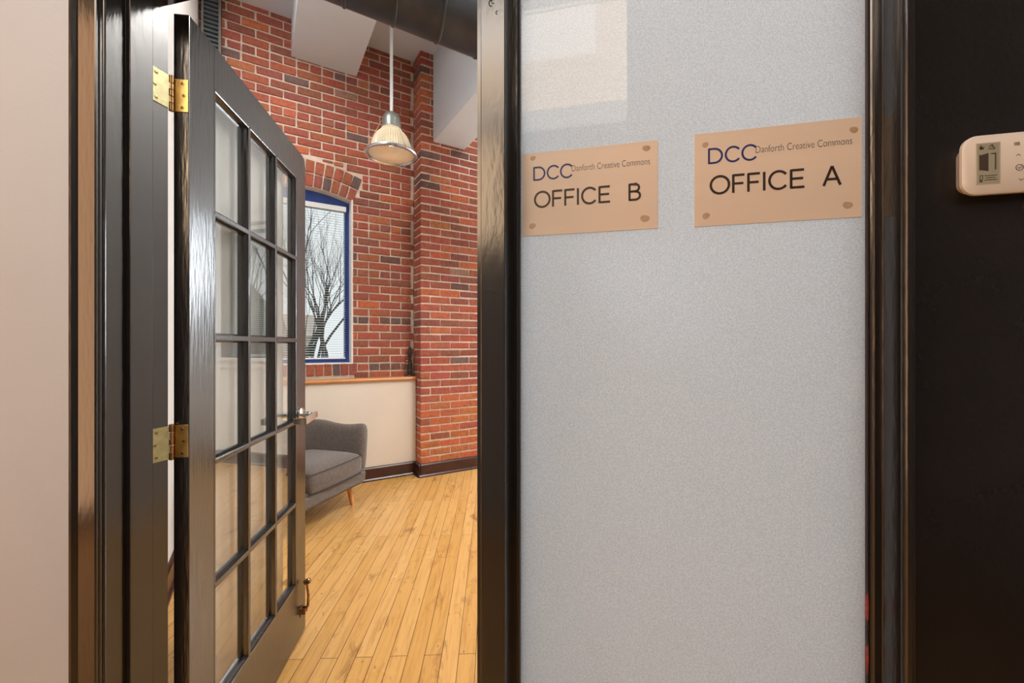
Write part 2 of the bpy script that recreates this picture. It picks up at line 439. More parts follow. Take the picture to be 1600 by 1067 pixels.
# reveal bricks at the right and left side of the opening
z = ZB
while z < ZS-.03:
    for xx in ((SC+HW, SC+HW+.05), (SC-HW-.05, SC-HW)):
        brick(bricks, layer, xx[0]-.002, xx[1], .012, .11, z, z+BH)
    z += CO
obj('brickwork', bricks, M['brick'], wl)

# plain wall to the right of the pier, with the second window in it
bm = bm_()
W2 = (1.02, 1.66, 1.11, 2.52)
box(bm, .605, W2[0], 0, .3, 0, 4.05); box(bm, W2[1], 5.3, 0, .3, 0, 4.05)
box(bm, W2[0], W2[1], 0, .3, 0, W2[2]); box(bm, W2[0], W2[1], 0, .3, W2[3], 4.05)
struct(obj('wall_far_right', bm, M['room_white'], mtx=FR))

# pier
pier = empty('wall_pier', FR); struct(pier)
PB = -.202
bm = bm_(); box(bm, .007, .598, PB+.007, .2, 0, 4.05); obj('mortar_bed', bm, M['mortar'], pier)
pb = bm_(); pl = pb.loops.layers.float_color.new('Col')
z = .12; row = 0
ok = lambda: 'orange' if random.random() < (.75 if z < .75 else .06) else None
while z < 4.0:
    zt = z + BH
    if row % 2 == 0:
        xs = [(0, .195), (.203, .398), (.406, .603)]
        brick(pb, pl, 0, .195, PB, PB+.095, z, zt, ok()); brick(pb, pl, 0, .1, PB+.105, -.004, z, zt, ok())
        brick(pb, pl, .203, .398, PB, PB+.06, z, zt, ok()); brick(pb, pl, .406, .603, PB, PB+.095, z, zt, ok()); brick(pb, pl, .5, .603, PB+.105, -.004, z, zt, ok())
    else:
        brick(pb, pl, 0, .094, PB, -.004, z, zt, ok())
        brick(pb, pl, .102, .298, PB, PB+.06, z, zt, ok()); brick(pb, pl, .306, .5, PB, PB+.06, z, zt, ok())
        brick(pb, pl, .509, .603, PB, -.004, z, zt, ok())
    z += CO; row += 1
obj('brickwork', pb, M['brick'], pier)

# wainscot, ledge, baseboards
struct(quickbox('wall_wainscot', M['cream'], (-1.70, -.003, -.068, .006, 0, .902), mtx=FR))
lb = bm_()
pr = [(-.006, .902), (-.075, .902), (-.088, .908), (-.093, .921), (-.088, .934), (-.075, .940), (-.006, .940)]
prism(lb, pr, 'x', -1.70, -.004)
struct(obj('trim_1', lb, M['ledge'], mtx=FR, smooth=True))
def base_prof(y, h=.118, t=.018):
    return [(y, 0), (y-t-.012, 0), (y-t-.012, .012), (y-t-.004, .022), (y-t, .024), (y-t, h-.014), (y-t*.55, h-.004), (y-.002, h), (y, h)]
bb = bm_(); prism(bb, base_prof(-.068, .125), 'x', -1.695, -.012); struct(obj('baseboard_back', bb, M['baseboard'], mtx=FR))
bb = bm_(); prism(bb, base_prof(PB, .125), 'x', -.02, .62)
prism(bb, [(p[0]-PB, p[1]) for p in base_prof(PB, .125)], 'y', PB-.018, -.07)
struct(obj('baseboard_pier', bb, M['baseboard'], mtx=FR))
bb = bm_(); prism(bb, base_prof(0, .125), 'x', .62, 5.0); struct(obj('baseboard_far_right', bb, M['baseboard'], mtx=FR))

# left white wall (perpendicular to the brick wall)
struct(quickbox('wall_left', M['room_white'], (-1.80, -1.70, -2.50, .3, 0, 4.05), mtx=FR))
bb = bm_(); prism(bb, [(-1.70-(p[0]), p[1]) for p in base_prof(0, .125)], 'y', -2.45, -.10); struct(obj('baseboard_left', bb, M['baseboard'], mtx=FR))

# ceiling beams
struct(quickbox('ceiling_beam', M['beam'], (-1.067, -.537, -1.45, .02, 3.695, 4.02), mtx=FR, bev=.004))
struct(quickbox('ceiling_beam', M['beam'], (.125, .449, -1.47, PB+.006, 3.182, 4.02), mtx=FR, bev=.004))

# ================================================================== WINDOWS
def arch_window(name, mtx, x0, x1, z0, z1, arch, fm, y=.115):
    w = empty(name, mtx); struct(w)
    f = bm_(); t = .036; d0, d1 = y, y+.06
    zi = z1 - .06
    box(f, x0, x0+t, d0, d1, z0, zi); box(f, x1-t, x1, d0, d1, z0, zi)
    box(f, x0, x1, d0-.01, d1, z0, z0+t); 
    if arch:
        for k in range(16):
            a, b = arc[k], arc[k+1]
            prism(f, [(a[0], zi), (b[0], zi), (b[0], b[1]+.01), (a[0], a[1]+.01)], 'y', d0, d1)
    else: box(f, x0, x1, d0, d1, zi, z1)
    obj('window_frame', f, fm, w)
    g = bm_(); box(g, x0+t, x1-t, y+.045, y+.049, z0+t, zi); obj('glass_pane', g, M['glass'], w)
    return w
w1 = arch_window('window_1', FR, SC-HW+.008, SC+HW-.008, ZB+.004, ZS-.01, True, M['blue'])
c = bm_()
for xx in ((SC+HW-.006, SC+HW+.008), (SC-HW-.008, SC-HW+.006)): box(c, xx[0], xx[1], -.004, .12, ZB-.004, ZS+.01)
box(c, SC-HW, SC+HW, -.004, .12, ZB-.006, ZB+.006)
obj('sealant_bead', c, M['caulk'], w1)
w2 = arch_window('window_2', FR, W2[0], W2[1], W2[2], W2[3], False, M['white_metal'], .12)
s = bm_(); box(s, W2[0]-.05, W2[1]+.05, -.05, .12, W2[2]-.035, W2[2]); box(s, W2[0]-.04, W2[1]+.04, -.018, .0, W2[2]-.11, W2[2]-.035)
for a, b in ((W2[0]-.07, W2[0]), (W2[1], W2[1]+.07)): box(s, a, b, -.018, 0, W2[2]-.035, W2[3]+.07)
box(s, W2[0], W2[1], -.018, 0, W2[3], W2[3]+.07)
obj('window_sill', s, M['white_metal'], w2)

def blind(mtx, x0, x1, ztop, zbot, y, label, tilt=9):
    t = empty('venetian_blind', mtx @ Matrix.Translation((0, 0, 0)))
    tag(t, label, 'blind', 'venetian blinds of the office windows')
    b = bm_(); box(b, x0, x1, y-.022, y+.014, ztop-.045, ztop, bev=.003); obj('headrail', b, M['white_metal'], t)
    b = bm_(); z = zbot + .03
    tl = R(tilt); cw, sw = math.cos(tl)*.0125, math.sin(tl)*.0125
    while z < ztop - .05:
        # slightly crowned slat
        p = [(y-cw, z-sw), (y, z+.0016), (y+cw, z+sw), (y+cw, z+sw+.0006), (y, z+.0024), (y-cw, z-sw+.0006)]
        prism(b, p, 'x', x0+.004, x1-.004); z += .0215
    obj('slats', b, M['slat'], t)
    b = bm_(); box(b, x0+.004, x1-.004, y-.012, y+.012, zbot+.004, zbot+.018, bev=.003); obj('bottom_rail', b, M['white_metal'], t)
    b = bm_()
    for fx in (.22, .76):
        xx = x0 + (x1-x0)*fx
        tube(b, [(xx, y-.0135, zbot+.01), (xx, y-.0135, ztop-.03)], .0009, 5)
    obj('cord', b, M['cord'], t)
blind(FR, SC-HW+.040, SC+HW-.040, ZS-.045, ZB+.035, .085, 'white venetian blind with open slats in the arched blue-framed window')
blind(FR, W2[0]+.02, W2[1]-.02, W2[3]-.01, W2[2]+.005, .08, 'white venetian blind in the plain white window mirrored in the door panes')

# ================================================================== OUTSIDE
gnd = bm_(); g = [FR @ Vector(p) for p in ((-14, .35, 0), (12, .35, 0), (12, 30, 0), (-14, 30, 0))]
prism(gnd, [(p.x, p.y) for p in g], 'z', -.75, -.6); tag(obj('lawn', gnd, M['lawn']), 'greenish winter lawn beyond the office windows', 'grass', kind='stuff')
def tree(a, b, h, seed, label, lean=0.0, r0=.07, spread=.5, depth=5):
    rnd = random.Random(seed)
    P = FR @ Vector((a, b, -.59))
    bm = bm_()
    def grow(p, d, ln, r, lv):
        pts = [p.copy()]; rr = [r]; n = 4; q = p.copy(); dd = d.copy()
        for i in range(n):
            dd = (dd + Vector((rnd.uniform(-.13,.13), rnd.uniform(-.13,.13), rnd.uniform(-.05,.1)))).normalized()
            q = q + dd*ln/n; pts.append(q.copy()); rr.append(r*(1-.35*(i+1)/n))
        tube(bm, pts, rr, 6 if lv < 3 else 4, cap=False)
        if lv >= depth: return
        for k in range(rnd.choice((2, 3, 3))):
            i = rnd.choice((2, 3, 4)) if k else 4
            ax = Vector((rnd.uniform(-1,1), rnd.uniform(-1,1), rnd.uniform(.05,.9))).normalized()
            nd = (dd + ax*spread*rnd.uniform(.7,1.3)).normalized()
            grow(pts[i], nd, ln*rnd.uniform(.62,.8), rr[i]*.66, lv+1)
    grow(Vector((0,0,0)), Vector((lean, 0, 1)).normalized(), h*.33, r0, 0)
    tag(obj('bare_tree', bm, M['bark'], mtx=Matrix.Translation(P), smooth=True), label, 'tree', 'bare trees outside')
tree(-1.0, 4.6, 5.6, 3, 'thick bare tree leaning right across the arched window view', lean=.22, r0=.085, depth=6)
tree(-.35, 5.3, 4.4, 11, 'bushy bare young tree low in the middle of the window view', r0=.075, spread=.6, depth=6)
tree(.2, 7.0, 5.2, 21, 'slender bare tree toward the right edge of the window view', r0=.06, spread=.55)
tree(.15, 8.4, 5.5, 41, 'twiggy bare tree between the thick leaning tree and the slender one', r0=.08, spread=.6, depth=6)
tree(-3.4, 9.5, 6.5, 31, 'distant bare tree far left beyond the window', r0=.1)
tree(3.1, 1.9, 4.6, 5, 'bare tree beyond the second window seen mirrored in the door panes', r0=.1, spread=.75)
# evergreen shrubs
def shrub(a, b, r, h, seed, label):
    bm = bm_(); bmesh.ops.create_icosphere(bm, subdivisions=4, radius=1)
    for v in bm.verts:
        n = noise.fractal(v.co*3.1 + Vector((seed, 0, 0)), 1.0, 2.0, 4)*.45
        v.co = v.co*(1+n); v.co.x *= r; v.co.y *= r; v.co.z = max(.012, (v.co.z+.8)*h*.5)
    tag(obj('evergreen_shrub', bm, M['hedge'], mtx=Matrix.Translation(FR @ Vector((a, b, -.6)))), label, 'shrub', 'shrubs outside')
shrub(-1.5, 11.5, .8, 2.0, 1, 'dark evergreen shrub low behind the bare trees in the arched window')
shrub(4.7, 3.4, 1.25, 3.0, 5, 'tall evergreen shrub beyond the second window seen mirrored in the door panes')
# neighbouring house
hs = empty('neighbour_house', FR @ Matrix.Translation((-2.6, 19, -.6)))
tag(hs, 'pale neighbouring house with brown roof low behind the bare trees', 'house')
quickbox('house_wall', M['house_wall'], (-4, 3.6, 0, 5, 0, 2.35), hs)
b = bm_(); prism(b, [(-.35, 2.3), (2.5, 3.5), (5.3, 2.3)], 'x', -4.3, 3.9); obj('roof', b, M['house_roof'], hs)
for k, xx in enumerate((-3.2, -1.4, .4, 2.0)):
    wf = quickbox('house_window', M['white_metal'], (xx, xx+.95, -.05, .01, .9, 2.0), hs)
    quickbox('pane', M['house_win'], (xx+.06, xx+.89, -.06, -.045, .96, 1.94), wf)

# ================================================================== PARTITION (in FP)
OPW = .828
top = 2.05
# wall to the left of the doorway (hall side) and above
struct(quickbox('wall_front_left', M['white_wall'], (-2.6, -.035, -.043, .085, 0, 4.05), mtx=FP))
struct(quickbox('wall_above_door', M['paint_smooth'], (-.035, 3.6, -.02, .08, 2.42, 4.05), mtx=FP))

fr = empty('trim_2', FP); struct(fr)
# left jamb: plain reveal, stop, outer casing with bead
b = bm_()
box(b, -.035, 0, -.046, .09, 0, 2.42)                 # jamb board
obj('jamb', b, M['paint'], fr)
b = bm_(); box(b, 0, .012, 0, .048, 0, top-.0, bev=.0012); box(b, OPW-.024, OPW-.012, 0, .048, 0, top)
box(b, .012, OPW-.024, 0, .048, top-.014, top-.002)
obj('door_stop_moulding', b, M['paint'], fr)
def casing_prof(sgn, x):
    """plan profile of the stepped casing; x=inner edge, sgn=-1 grows to the left"""
    pts = [(0, -.043), (0, -.0475), (.001, -.050), (-.0015, -.0525), (-.0015, -.055), (.001, -.057), (.046, -.057), (.0475, -.0545), (.0505, -.053),
           (.053, -.0565), (.058, -.062), (.064, -.0625), (.070, -.058), (.0725, -.050), (.0725, -.043)]
    return [(x + sgn*p[0], p[1]) for p in pts]
b = bm_(); prism(b, casing_prof(-1, 0.0), 'z', 0, 2.47); obj('casing', b, M['paint'], fr)
# small bead in the reveal
b = bm_(); tube(b, [(.0005, -.0405, 0), (.0005, -.0405, top)], .0028, 10); obj('bead', b, M['paint'], fr, smooth=True)
# header
b = bm_(); box(b, 0, OPW, -.02, .09, top-.002, 2.42); obj('header', b, M['paint'], fr)
# mullion post between doorway and side light
PX0, PX1 = .828, .8684
b = bm_(); box(b, PX0-.012, PX1, .0, .09, 0, 2.42); box(b, PX0, PX1, -.057, .0, 0, 2.42, bev=.0015); obj('mullion_post', b, M['paint'], fr)
# chipped ring mark on the post
b = bm_()
def arcpts(cx, cz, r, a0, a1, y, n=9, sq=1.0): return [(cx + r*math.cos(a0+(a1-a0)*k/n), y, cz + r*sq*math.sin(a0+(a1-a0)*k/n)) for k in range(n+1)]
tube(b, arcpts(.8475, CAMH+.545, .0055, R(60), R(260), -.0571, sq=1.0), .0008, 5)
tube(b, arcpts(.8495, CAMH+.547, .0035, R(90), R(290), -.0571), .0006, 5)
tube(b, arcpts(.856, CAMH+.528, .0025, R(80), R(260), -.0571), .0007, 5)
obj('chipped_mark', b, M['hole'], fr)

# side light: glazing beads + glass
GX0, GX1 = PX1, 1.4005
sl = empty('window_3', FP); struct(sl)
b = bm_()
def gbead(x, s):   # glazing bead profile, s=+1 grows right
    return [(x, .0), (x, -.0085), (x+s*.0085, -.0085), (x+s*.0105, -.0065), (x+s*.0125, -.0055), (x+s*.0135, .0)]
prism(b, gbead(GX0, 1), 'z', .24, 2.38); prism(b, gbead(GX1, -1), 'z', .24, 2.38)
box(b, GX0, GX1, -.0085, .0, .24, .2535); box(b, GX0, GX1, -.0085, .0, 2.3665, 2.38)
prism(b, [(x, y+0) for x, y in [(GX0, .008), (GX0, .02), (GX0+.0135, .02), (GX0+.0135, .008)]], 'z', .24, 2.38)
prism(b, [(GX1-.0135, .008), (GX1-.0135, .02), (GX1, .02), (GX1, .008)], 'z', .24, 2.38)
obj('glazing_bead', b, M['paint'], sl)
b = bm_(); box(b, GX0+.002, GX1-.002, .002, .007, .24, 2.38); obj('frosted_pane', b, M['frost'], sl)
# thin caulk line with red primer patches showing
b = bm_(); box(b, GX1-.0150, GX1-.0133, -.004, .002, .26, 2.36); obj('sealant_line', b, M['primer'], sl)
for z0_, z1_, w_ in ((.845, .885, .0016), (.768, .812, .0013)):
    b = bm_(); xx = GX1-.0148
    prism(b, [(xx-w_*.2, z0_), (xx+w_*.5, z0_+.004), (xx+w_*.8, z0_+.02), (xx+w_*.6, z1_-.01), (xx+w_*.1, z1_), (xx-w_*.5, z1_-.014), (xx-w_*.4, z0_+.015)], 'y', -.0047, .0)
    obj('red_primer_chip', b, M['red_chip'], sl)
# rails under / over the glass
b = bm_(); box(b, PX1, GX1, -.057, .09, 0, .24); box(b, PX1, GX1, -.057, .09, 2.38, 2.42); obj('rail', b, M['paint'], fr)
# right post with cove and bead, then outer flat
b = bm_()
prism(b, [(GX1, .09), (GX1, -.0085), (GX1+.001, -.0095), (GX1-.0005, -.013), (GX1+.002, -.022), (GX1+.003, -.036), (GX1+.001, -.046),
          (GX1-.001, -.050), (GX1+.001, -.055), (GX1+.003, -.057), (GX1+.008, -.057), (GX1+.0105, -.0545), (GX1+.0125, -.0545), (GX1+.0145, -.049), (GX1+.0155, -.045), (GX1+.0164, -.0445), (GX1+.0164, .09)], 'z', 0, 2.42)
obj('right_post', b, M['paint'], fr, smooth=True)
# black panel right of it
struct(quickbox('wall_front_right', M['paint_smooth'], (GX1+.0165, 3.6, -.0445, .085, 0, 2.42), mtx=FP))
struct(quickbox('wall_right', M['room_white'], (2.3, 2.4, .09, 6.3, 0, 4.05), mtx=FP))

# ================================================================== HALL behind the camera
struct(quickbox('wall_hall_left', M['white_wall'], (-2.6, -2.5, -2.6, -.043, 0, 4.05), mtx=FP))
struct(quickbox('wall_hall_right', M['white_wall'], (3.0, 3.1, -2.6, -.045, 0, 4.05), mtx=FP))
HB = -2.2
bm = bm_()
H = (-.35, 1.13, 2.86, 3.56)
box(bm, -2.5, H[0], HB-.12, HB, 0, 4.05); box(bm, H[1], 3.0, HB-.12, HB, 0, 4.05); box(bm, H[0], H[1], HB-.12, HB, 0, H[2]); box(bm, H[0], H[1], HB-.12, HB, H[3], 4.05)
struct(obj('wall_hall_back', bm, M['hall'], mtx=FP))
w4 = empty('window_4', FP); struct(w4)
b = bm_(); box(b, H[0]-.06, H[1], HB, HB+.03, H[2]-.13, H[2]); box(b, H[0]-.06, H[1], HB, HB+.03, H[3], H[3]+.06); box(b, H[0]-.06, H[0], HB, HB+.03, H[2], H[3])
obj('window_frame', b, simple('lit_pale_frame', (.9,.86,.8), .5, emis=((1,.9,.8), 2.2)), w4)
quickbox('warm_pane', M['hallglow'], (H[0], H[1], HB-.03, HB-.02, H[2], H[3]), w4)
quickbox('pale_pane', M['hallglow2'], (H[0]+.2, H[1]-.205, HB-.018, HB-.012, H[2]+.37, H[3]), w4)
d2 = empty('casing_sheen_panel', FP); struct(d2)  # added unseen glow panel, gives the left casing its brown sheen
quickbox('door_frame', M['paint'], (-2.5, -2.47, -1.95, -.70, 0, 3.6), d2)  # dark surround of the added panel, no door stands here
quickbox('casing_sheen_face', M['casing_glow'], (-2.472, -2.46, -1.87, -.80, .12, 3.5), d2)
bm = bm_(); box(bm, -2.6, 3.1, -2.6, -.043, 3.62, 3.70); struct(obj('ceiling_hall', bm, M['ceil'], mtx=FP))

for nm, hh in (('post_sheen_panel', (-.60, .34, 1.95, 2.66)),):  # added unseen glow panel, reflected as amber sheen on the post
    post_panel = empty(nm, FP); struct(post_panel)
    b = bm_(); x0_, x1_, z0_, z1_ = hh
    box(b, x0_-.04, x0_, HB, HB+.03, z0_-.04, z1_+.04); box(b, x1_, x1_+.04, HB, HB+.03, z0_-.04, z1_+.04)
    box(b, x0_, x1_, HB, HB+.03, z0_-.04, z0_); box(b, x0_, x1_, HB, HB+.03, z1_, z1_+.04)
    obj('window_frame', b, M['white_metal'], post_panel)  # pale border of the added panel, not a window
    quickbox('warm_pane', M['post_glow'], (x0_, x1_, HB+.001, HB+.008, z0_, z1_), post_panel)  # emissive face of the added panel
# ================================================================== DOOR
dr = empty('door_1', FD); struct(dr)
DT, DZ0, DZ1, DW = .035, .012, 2.042, .81
b = bm_()
gx0, gx1, gz0, gz1 = .109, .710, .2495, 1.928
box(b, 0, gx0, 0, DT, DZ0, DZ1, bev=.0018)
prism(b, [(gx1, DZ0), (DW-.002, DZ0), (DW, DZ0+.01), (DW, DZ1-.035), (DW-.012, DZ1-.008), (DW-.035, DZ1), (gx1, DZ1)], 'y', 0, DT)
box(b, gx0, gx1, 0, DT, DZ0, gz0); box(b, gx0, gx1, 0, DT, gz1, DZ1)
obj('door_frame', b, M['paint_door'], dr)
# sticking + muntins: profile tapering from the faces to the glass
b = bm_()
GY = .0185
colx = [gx0, .3085, .5105, gx1]; rowz = [gz0 + (gz1-gz0)*k/5 for k in range(6)]
def vbar(x, s0, s1, z0, z1):
    # s0/s1: half widths (left,right) at the glass; flat face half width .0045
    pts = [(x-.0045*(s0>0), 0), (x+.0045*(s1>0), 0)]
    right = [(x+.0075*(s1>0), .001), (x+.0085*(s1>0), .005), (x+s1, .0125), (x+s1, .0225), (x+.0085*(s1>0), .030), (x+.0045*(s1>0), DT)]
    left = [(x-.0045*(s0>0), DT), (x-.0085*(s0>0), .030), (x-s0, .0225), (x-s0, .0125), (x-.0085*(s0>0), .005), (x-.0075*(s0>0), .001)]
    P = pts + right + left
    Q = []
    for p in P:
        if not Q or (abs(p[0]-Q[-1][0]) + abs(p[1]-Q[-1][1])) > 1e-6: Q.append(p)
    prism(b, Q, 'z', z0, z1)
def hbar(z, s0, s1, x0, x1):
    pts = [(0, z-.0045*(s0>0)), (0, z+.0045*(s1>0)), (.001, z+.0075*(s1>0)), (.005, z+.0085*(s1>0)), (.0125, z+s1), (.0225, z+s1), (.030, z+.0085*(s1>0)), (DT, z+.0045*(s1>0)),
           (DT, z-.0045*(s0>0)), (.030, z-.0085*(s0>0)), (.0225, z-s0), (.0125, z-s0), (.005, z-.0085*(s0>0)), (.001, z-.0075*(s0>0))]
    Q = []
    for p in pts:
        if not Q or (abs(p[0]-Q[-1][0]) + abs(p[1]-Q[-1][1])) > 1e-6: Q.append(p)
    prism(b, Q, 'x', x0, x1)
SW = .0125
vbar(gx0, 0, SW, gz0, gz1); vbar(colx[1], SW, SW, gz0, gz1); vbar(colx[2], SW, SW, gz0, gz1); vbar(gx1, SW, 0, gz0, gz1)
hbar(gz0, 0, SW, gx0, gx1); hbar(gz1, SW, 0, gx0, gx1)
for k in range(1, 5): hbar(rowz[k], SW, SW, gx0, gx1)
obj('glazing_bars', b, M['paint_door'], dr)
b = bm_()
for i in range(3):
    for k in range(5):
        box(b, colx[i]+.006, colx[i+1]-.006, .0165, .0185, rowz[k]+.006, rowz[k+1]-.006)
o = obj('glass_panes', b, M['door_glass'], dr)

# hinges
def hinge(zc, hgt=.079):
    h = empty('hinge', Matrix.Translation((0, 0, zc)), dr)
    b = bm_(); box(b, -.0022, .0003, .002, .0325, -hgt/2, hgt/2, bev=.0006); obj('door_leaf', b, M['brass'], h)
    # pin sits just behind the far corner of the door edge (room side)
    PIN = FD.inverted() @ (FP @ Vector((.0005, .0975, 0)))
    px, py = PIN.x, PIN.y
    b = bm_()
    n = 5; g = .0006
    for k in range(n):
        z0 = -hgt/2 + hgt*k/n + g; z1 = -hgt/2 + hgt*(k+1)/n - g
        lathe(b, [(.0045, z0), (.0052, z0+.0006), (.0052, z1-.0006), (.0045, z1)], 20, Matrix.Translation((px, py, 0)))
    lathe(b, [(.003, -hgt/2-.004), (.0055, -hgt/2-.0025), (.0055, -hgt/2), (.003, -hgt/2+.002)], 16, Matrix.Translation((px, py, 0)))
    lathe(b, [(.003, hgt/2-.002), (.0055, hgt/2), (.0055, hgt/2+.0025), (.003, hgt/2+.004)], 16, Matrix.Translation((px, py, 0)))
    obj('knuckle', b, M['brass_dark'], h, smooth=True)
    # three bent tongues from door leaf to the knuckle
    b = bm_()
    for k in (0, 2, 4):
        z0 = -hgt/2 + hgt*k/n + g; z1 = -hgt/2 + hgt*(k+1)/n - g
        prism(b, [(-.0022, .030), (.0, .030), (.0, .034), (px+.002, py+.003), (px-.002, py+.001), (-.0022, .033)], 'z', z0, z1)
    obj('tongue', b, M['brass'], h)
    # jamb leaf on the rabbet of the frame
    T = FD.inverted() @ FP
    b = bm_(); box(b, 0, .0022, .0545, .0905, -hgt/2, hgt/2, mtx=T)
    for k in (1, 3):
        z0 = -hgt/2 + hgt*k/n + g; z1 = -hgt/2 + hgt*(k+1)/n - g
        box(b, 0, .0022, .0905, .0945, z0, z1, mtx=T)
    obj('jamb_leaf', b, M['brass_pale'], h)
    # screws
    def screw(mt):
        s = bm_(); lathe(s, [(.0001, .0004), (.0034, .0004), (.0040, .0001), (.0040, -.0008), (.0001, -.0008)], 20, mt)
        o = obj('screw', s, M['screw'], h, smooth=True)
        s = bm_(); lathe(s, [(.0001, .00065), (.0013, .00065), (.0013, .0), (.0001, .0)], 10, mt); o2 = obj('screw_slot', s, M['hole'], o)
        return o
    for (yy, zz) in ((.014, .029), (.0105, 0), (.014, -.029)):
        screw(Matrix.Translation((-.0024, yy, zz)) @ Matrix.Rotation(R(-90), 4, 'Y'))
    for (yy, zz) in ((.062, .029), (.059, 0), (.062, -.029)):
        screw(T @ Matrix.Translation((.0024, yy, zz)) @ Matrix.Rotation(R(90), 4, 'Y'))
hinge(1.842); hinge(1.003)

# lever handle on the near face
hd = empty('door_handle', Matrix.Translation((.748, 0, .945)), dr)
RX = Matrix.Rotation(R(90), 4, 'X')          # local z -> -y (out of the near face)
b = bm_(); lathe(b, [(.001, 0), (.031, 0), (.032, .003), (.030, .008), (.024, .0105), (.0125, .0125), (.001, .0125)], 40, RX); obj('rose', b, M['chrome'], hd, smooth=True)
b = bm_(); lathe(b, [(.0115, .010), (.0115, .024), (.0135, .026), (.0135, .038), (.0115, .040), (.0095, .041), (.0095, .058), (.001, .058)], 28, RX)
obj('neck', b, M['chrome'], hd, smooth=True)
b = bm_()
box(b, -.012, .012, -.067, -.055, -.010, .010, bev=.0015)
lv = Matrix.Rotation(R(-3.5), 4, 'Y')
box(b, -.125, .012, -.067, -.057, -.0125, .0125, mtx=Matrix.Rotation(R(-3.5), 4, 'Y'), bev=.0012)
box(b, -.125, -.115, -.062, -.018, -.0125, .0125, mtx=Matrix.Rotation(R(-3.5), 4, 'Y'), bev=.0012)
obj('lever', b, M['chrome'], hd)
# far side rose + lever
b = bm_(); lathe(b, [(.001, -DT), (.031, -DT), (.030, -DT-.008), (.0125, -DT-.0125), (.0105, -DT-.05), (.001, -DT-.05)], 32, RX)
obj('far_rose', b, M['chrome'], hd, smooth=True)
quickbox('far_lever', M['chrome'], (-.115, .01, DT+.048, DT+.06, -.009, .009), hd, bev=.0015)

# kick-down door holder
kh = empty('door_holder', Matrix.Translation((.765, 0, .115)), dr)
b = bm_(); box(b, -.016, .016, -.003, 0, -.022, .016, bev=.001)
box(b, -.013, -.009, -.020, 0, -.012, .012, bev=.001); box(b, .009, .013, -.020, 0, -.012, .012, bev=.001)
tube(b, [(-.015, -.014, 0), (.015, -.014, 0)], .004, 12); obj('bracket', b, M['bronze'], kh, smooth=True)
b = bm_(); tube(b, [(0, -.014, 0), (0, -.026, .02), (-.001, -.028, .06), (-.002, -.024, .100), (-.002, -.022, .112)], [.006,.0058,.005,.0048,.005], 12)
obj('arm', b, M['bronze'], kh, smooth=True)
b = bm_(); lathe(b, [(.001, -.012), (.010, -.012), (.0115, -.009), (.0115, .010), (.009, .0125), (.001, .0125)], 24, Matrix.Translation((-.002, -.024, .122)) @ Matrix.Rotation(R(70), 4, 'X'))
obj('rubber_foot', b, M['bronze'], kh, smooth=True)

# roller shade on the back of the door
rs = empty('roller_shade', FD @ Matrix.Translation((0, 0, 0)))
tag(rs, 'plain white fabric shade hanging on the back of the black glazed door', 'shade')
b = bm_(); nx, nz = 60, 4; y0 = .050
grid = []
for i in range(nx+1):
    x = .085 + (.7035-.085)*i/nx
    y = y0 + .0018*math.sin(i*.55) + .0012*math.sin(i*1.3+1)
    grid.append([b.verts.new((x, y + .0, zz)) for zz in (.228, .65, 1.1, 1.55, 1.985)])
for i in range(nx):
    for k in range(4): b.faces.new((grid[i][k], grid[i+1][k], grid[i+1][k+1], grid[i][k+1]))
o = obj('shade_cloth', b, M['shade'], rs, smooth='all')
md = o.modifiers.new('thick', 'SOLIDIFY'); md.thickness = .0012
b = bm_(); tube(b, [(.075, .052, 1.99), (.7135, .052, 1.99)], .014, 20); obj('roller_tube', b, M['white_metal'], rs, smooth=True)
for xx in (.073, .7135): quickbox('bracket', M['white_metal'], (xx, xx+.003, DT, .07, 1.972, 2.008), rs)
b = bm_(); box(b, .086, .7025, y0-.004, y0+.004, .214, .230, bev=.002); obj('bottom_bar', b, M['white_metal'], rs)

# ================================================================== SIGNS
def to_plane(px, py, ly):
    """point of the partition plane y=ly (FP frame) lying on the line of sight through a pixel"""
    inv = FP.inverted(); o = inv @ Vector((0, 0, CAMH)); d = (inv.to_3x3() @ Vector(((px-800)/FPX, 1, (540-py)/FPX)))
    t = (ly - o.y)/d.y; p = o + d*t; return p.x, p.z
def text_obj(s, x0, x1, zb, cap, m, parent, y, weight=0.0, shear=0):
    cu = bpy.data.curves.new('t', 'FONT'); cu.body = s; cu.size = 1; cu.offset = weight; cu.extrude = 0; cu.resolution_u = 6
    o = bpy.data.objects.new('t', cu); COL.objects.link(o)
    bpy.context.view_layer.update()
    me = bpy.data.meshes.new_from_object(o.evaluated_get(bpy.context.evaluated_depsgraph_get()))
    bpy.data.objects.remove(o); bpy.data.curves.remove(cu)
    xs = [v.co.x for v in me.vertices]; mn, mx = min(xs), max(xs)
    # cap height of the built in face
    ch = .729
    b = bm_(); b.from_mesh(me); bpy.data.meshes.remove(me)
    for v in b.verts:
        X = x0 + (v.co.x-mn)/(mx-mn)*(x1-x0); Z = zb + v.co.y/ch*cap; v.co = Vector((X, y, Z))
    r = bmesh.ops.extrude_face_region(b, geom=list(b.faces)); vs = [e for e in r['geom'] if isinstance(e, bmesh.types.BMVert)]
    bmesh.ops.translate(b, verts=vs, vec=(0, -.0003, 0))
    return obj('lettering', b, m, parent)
SY = .002
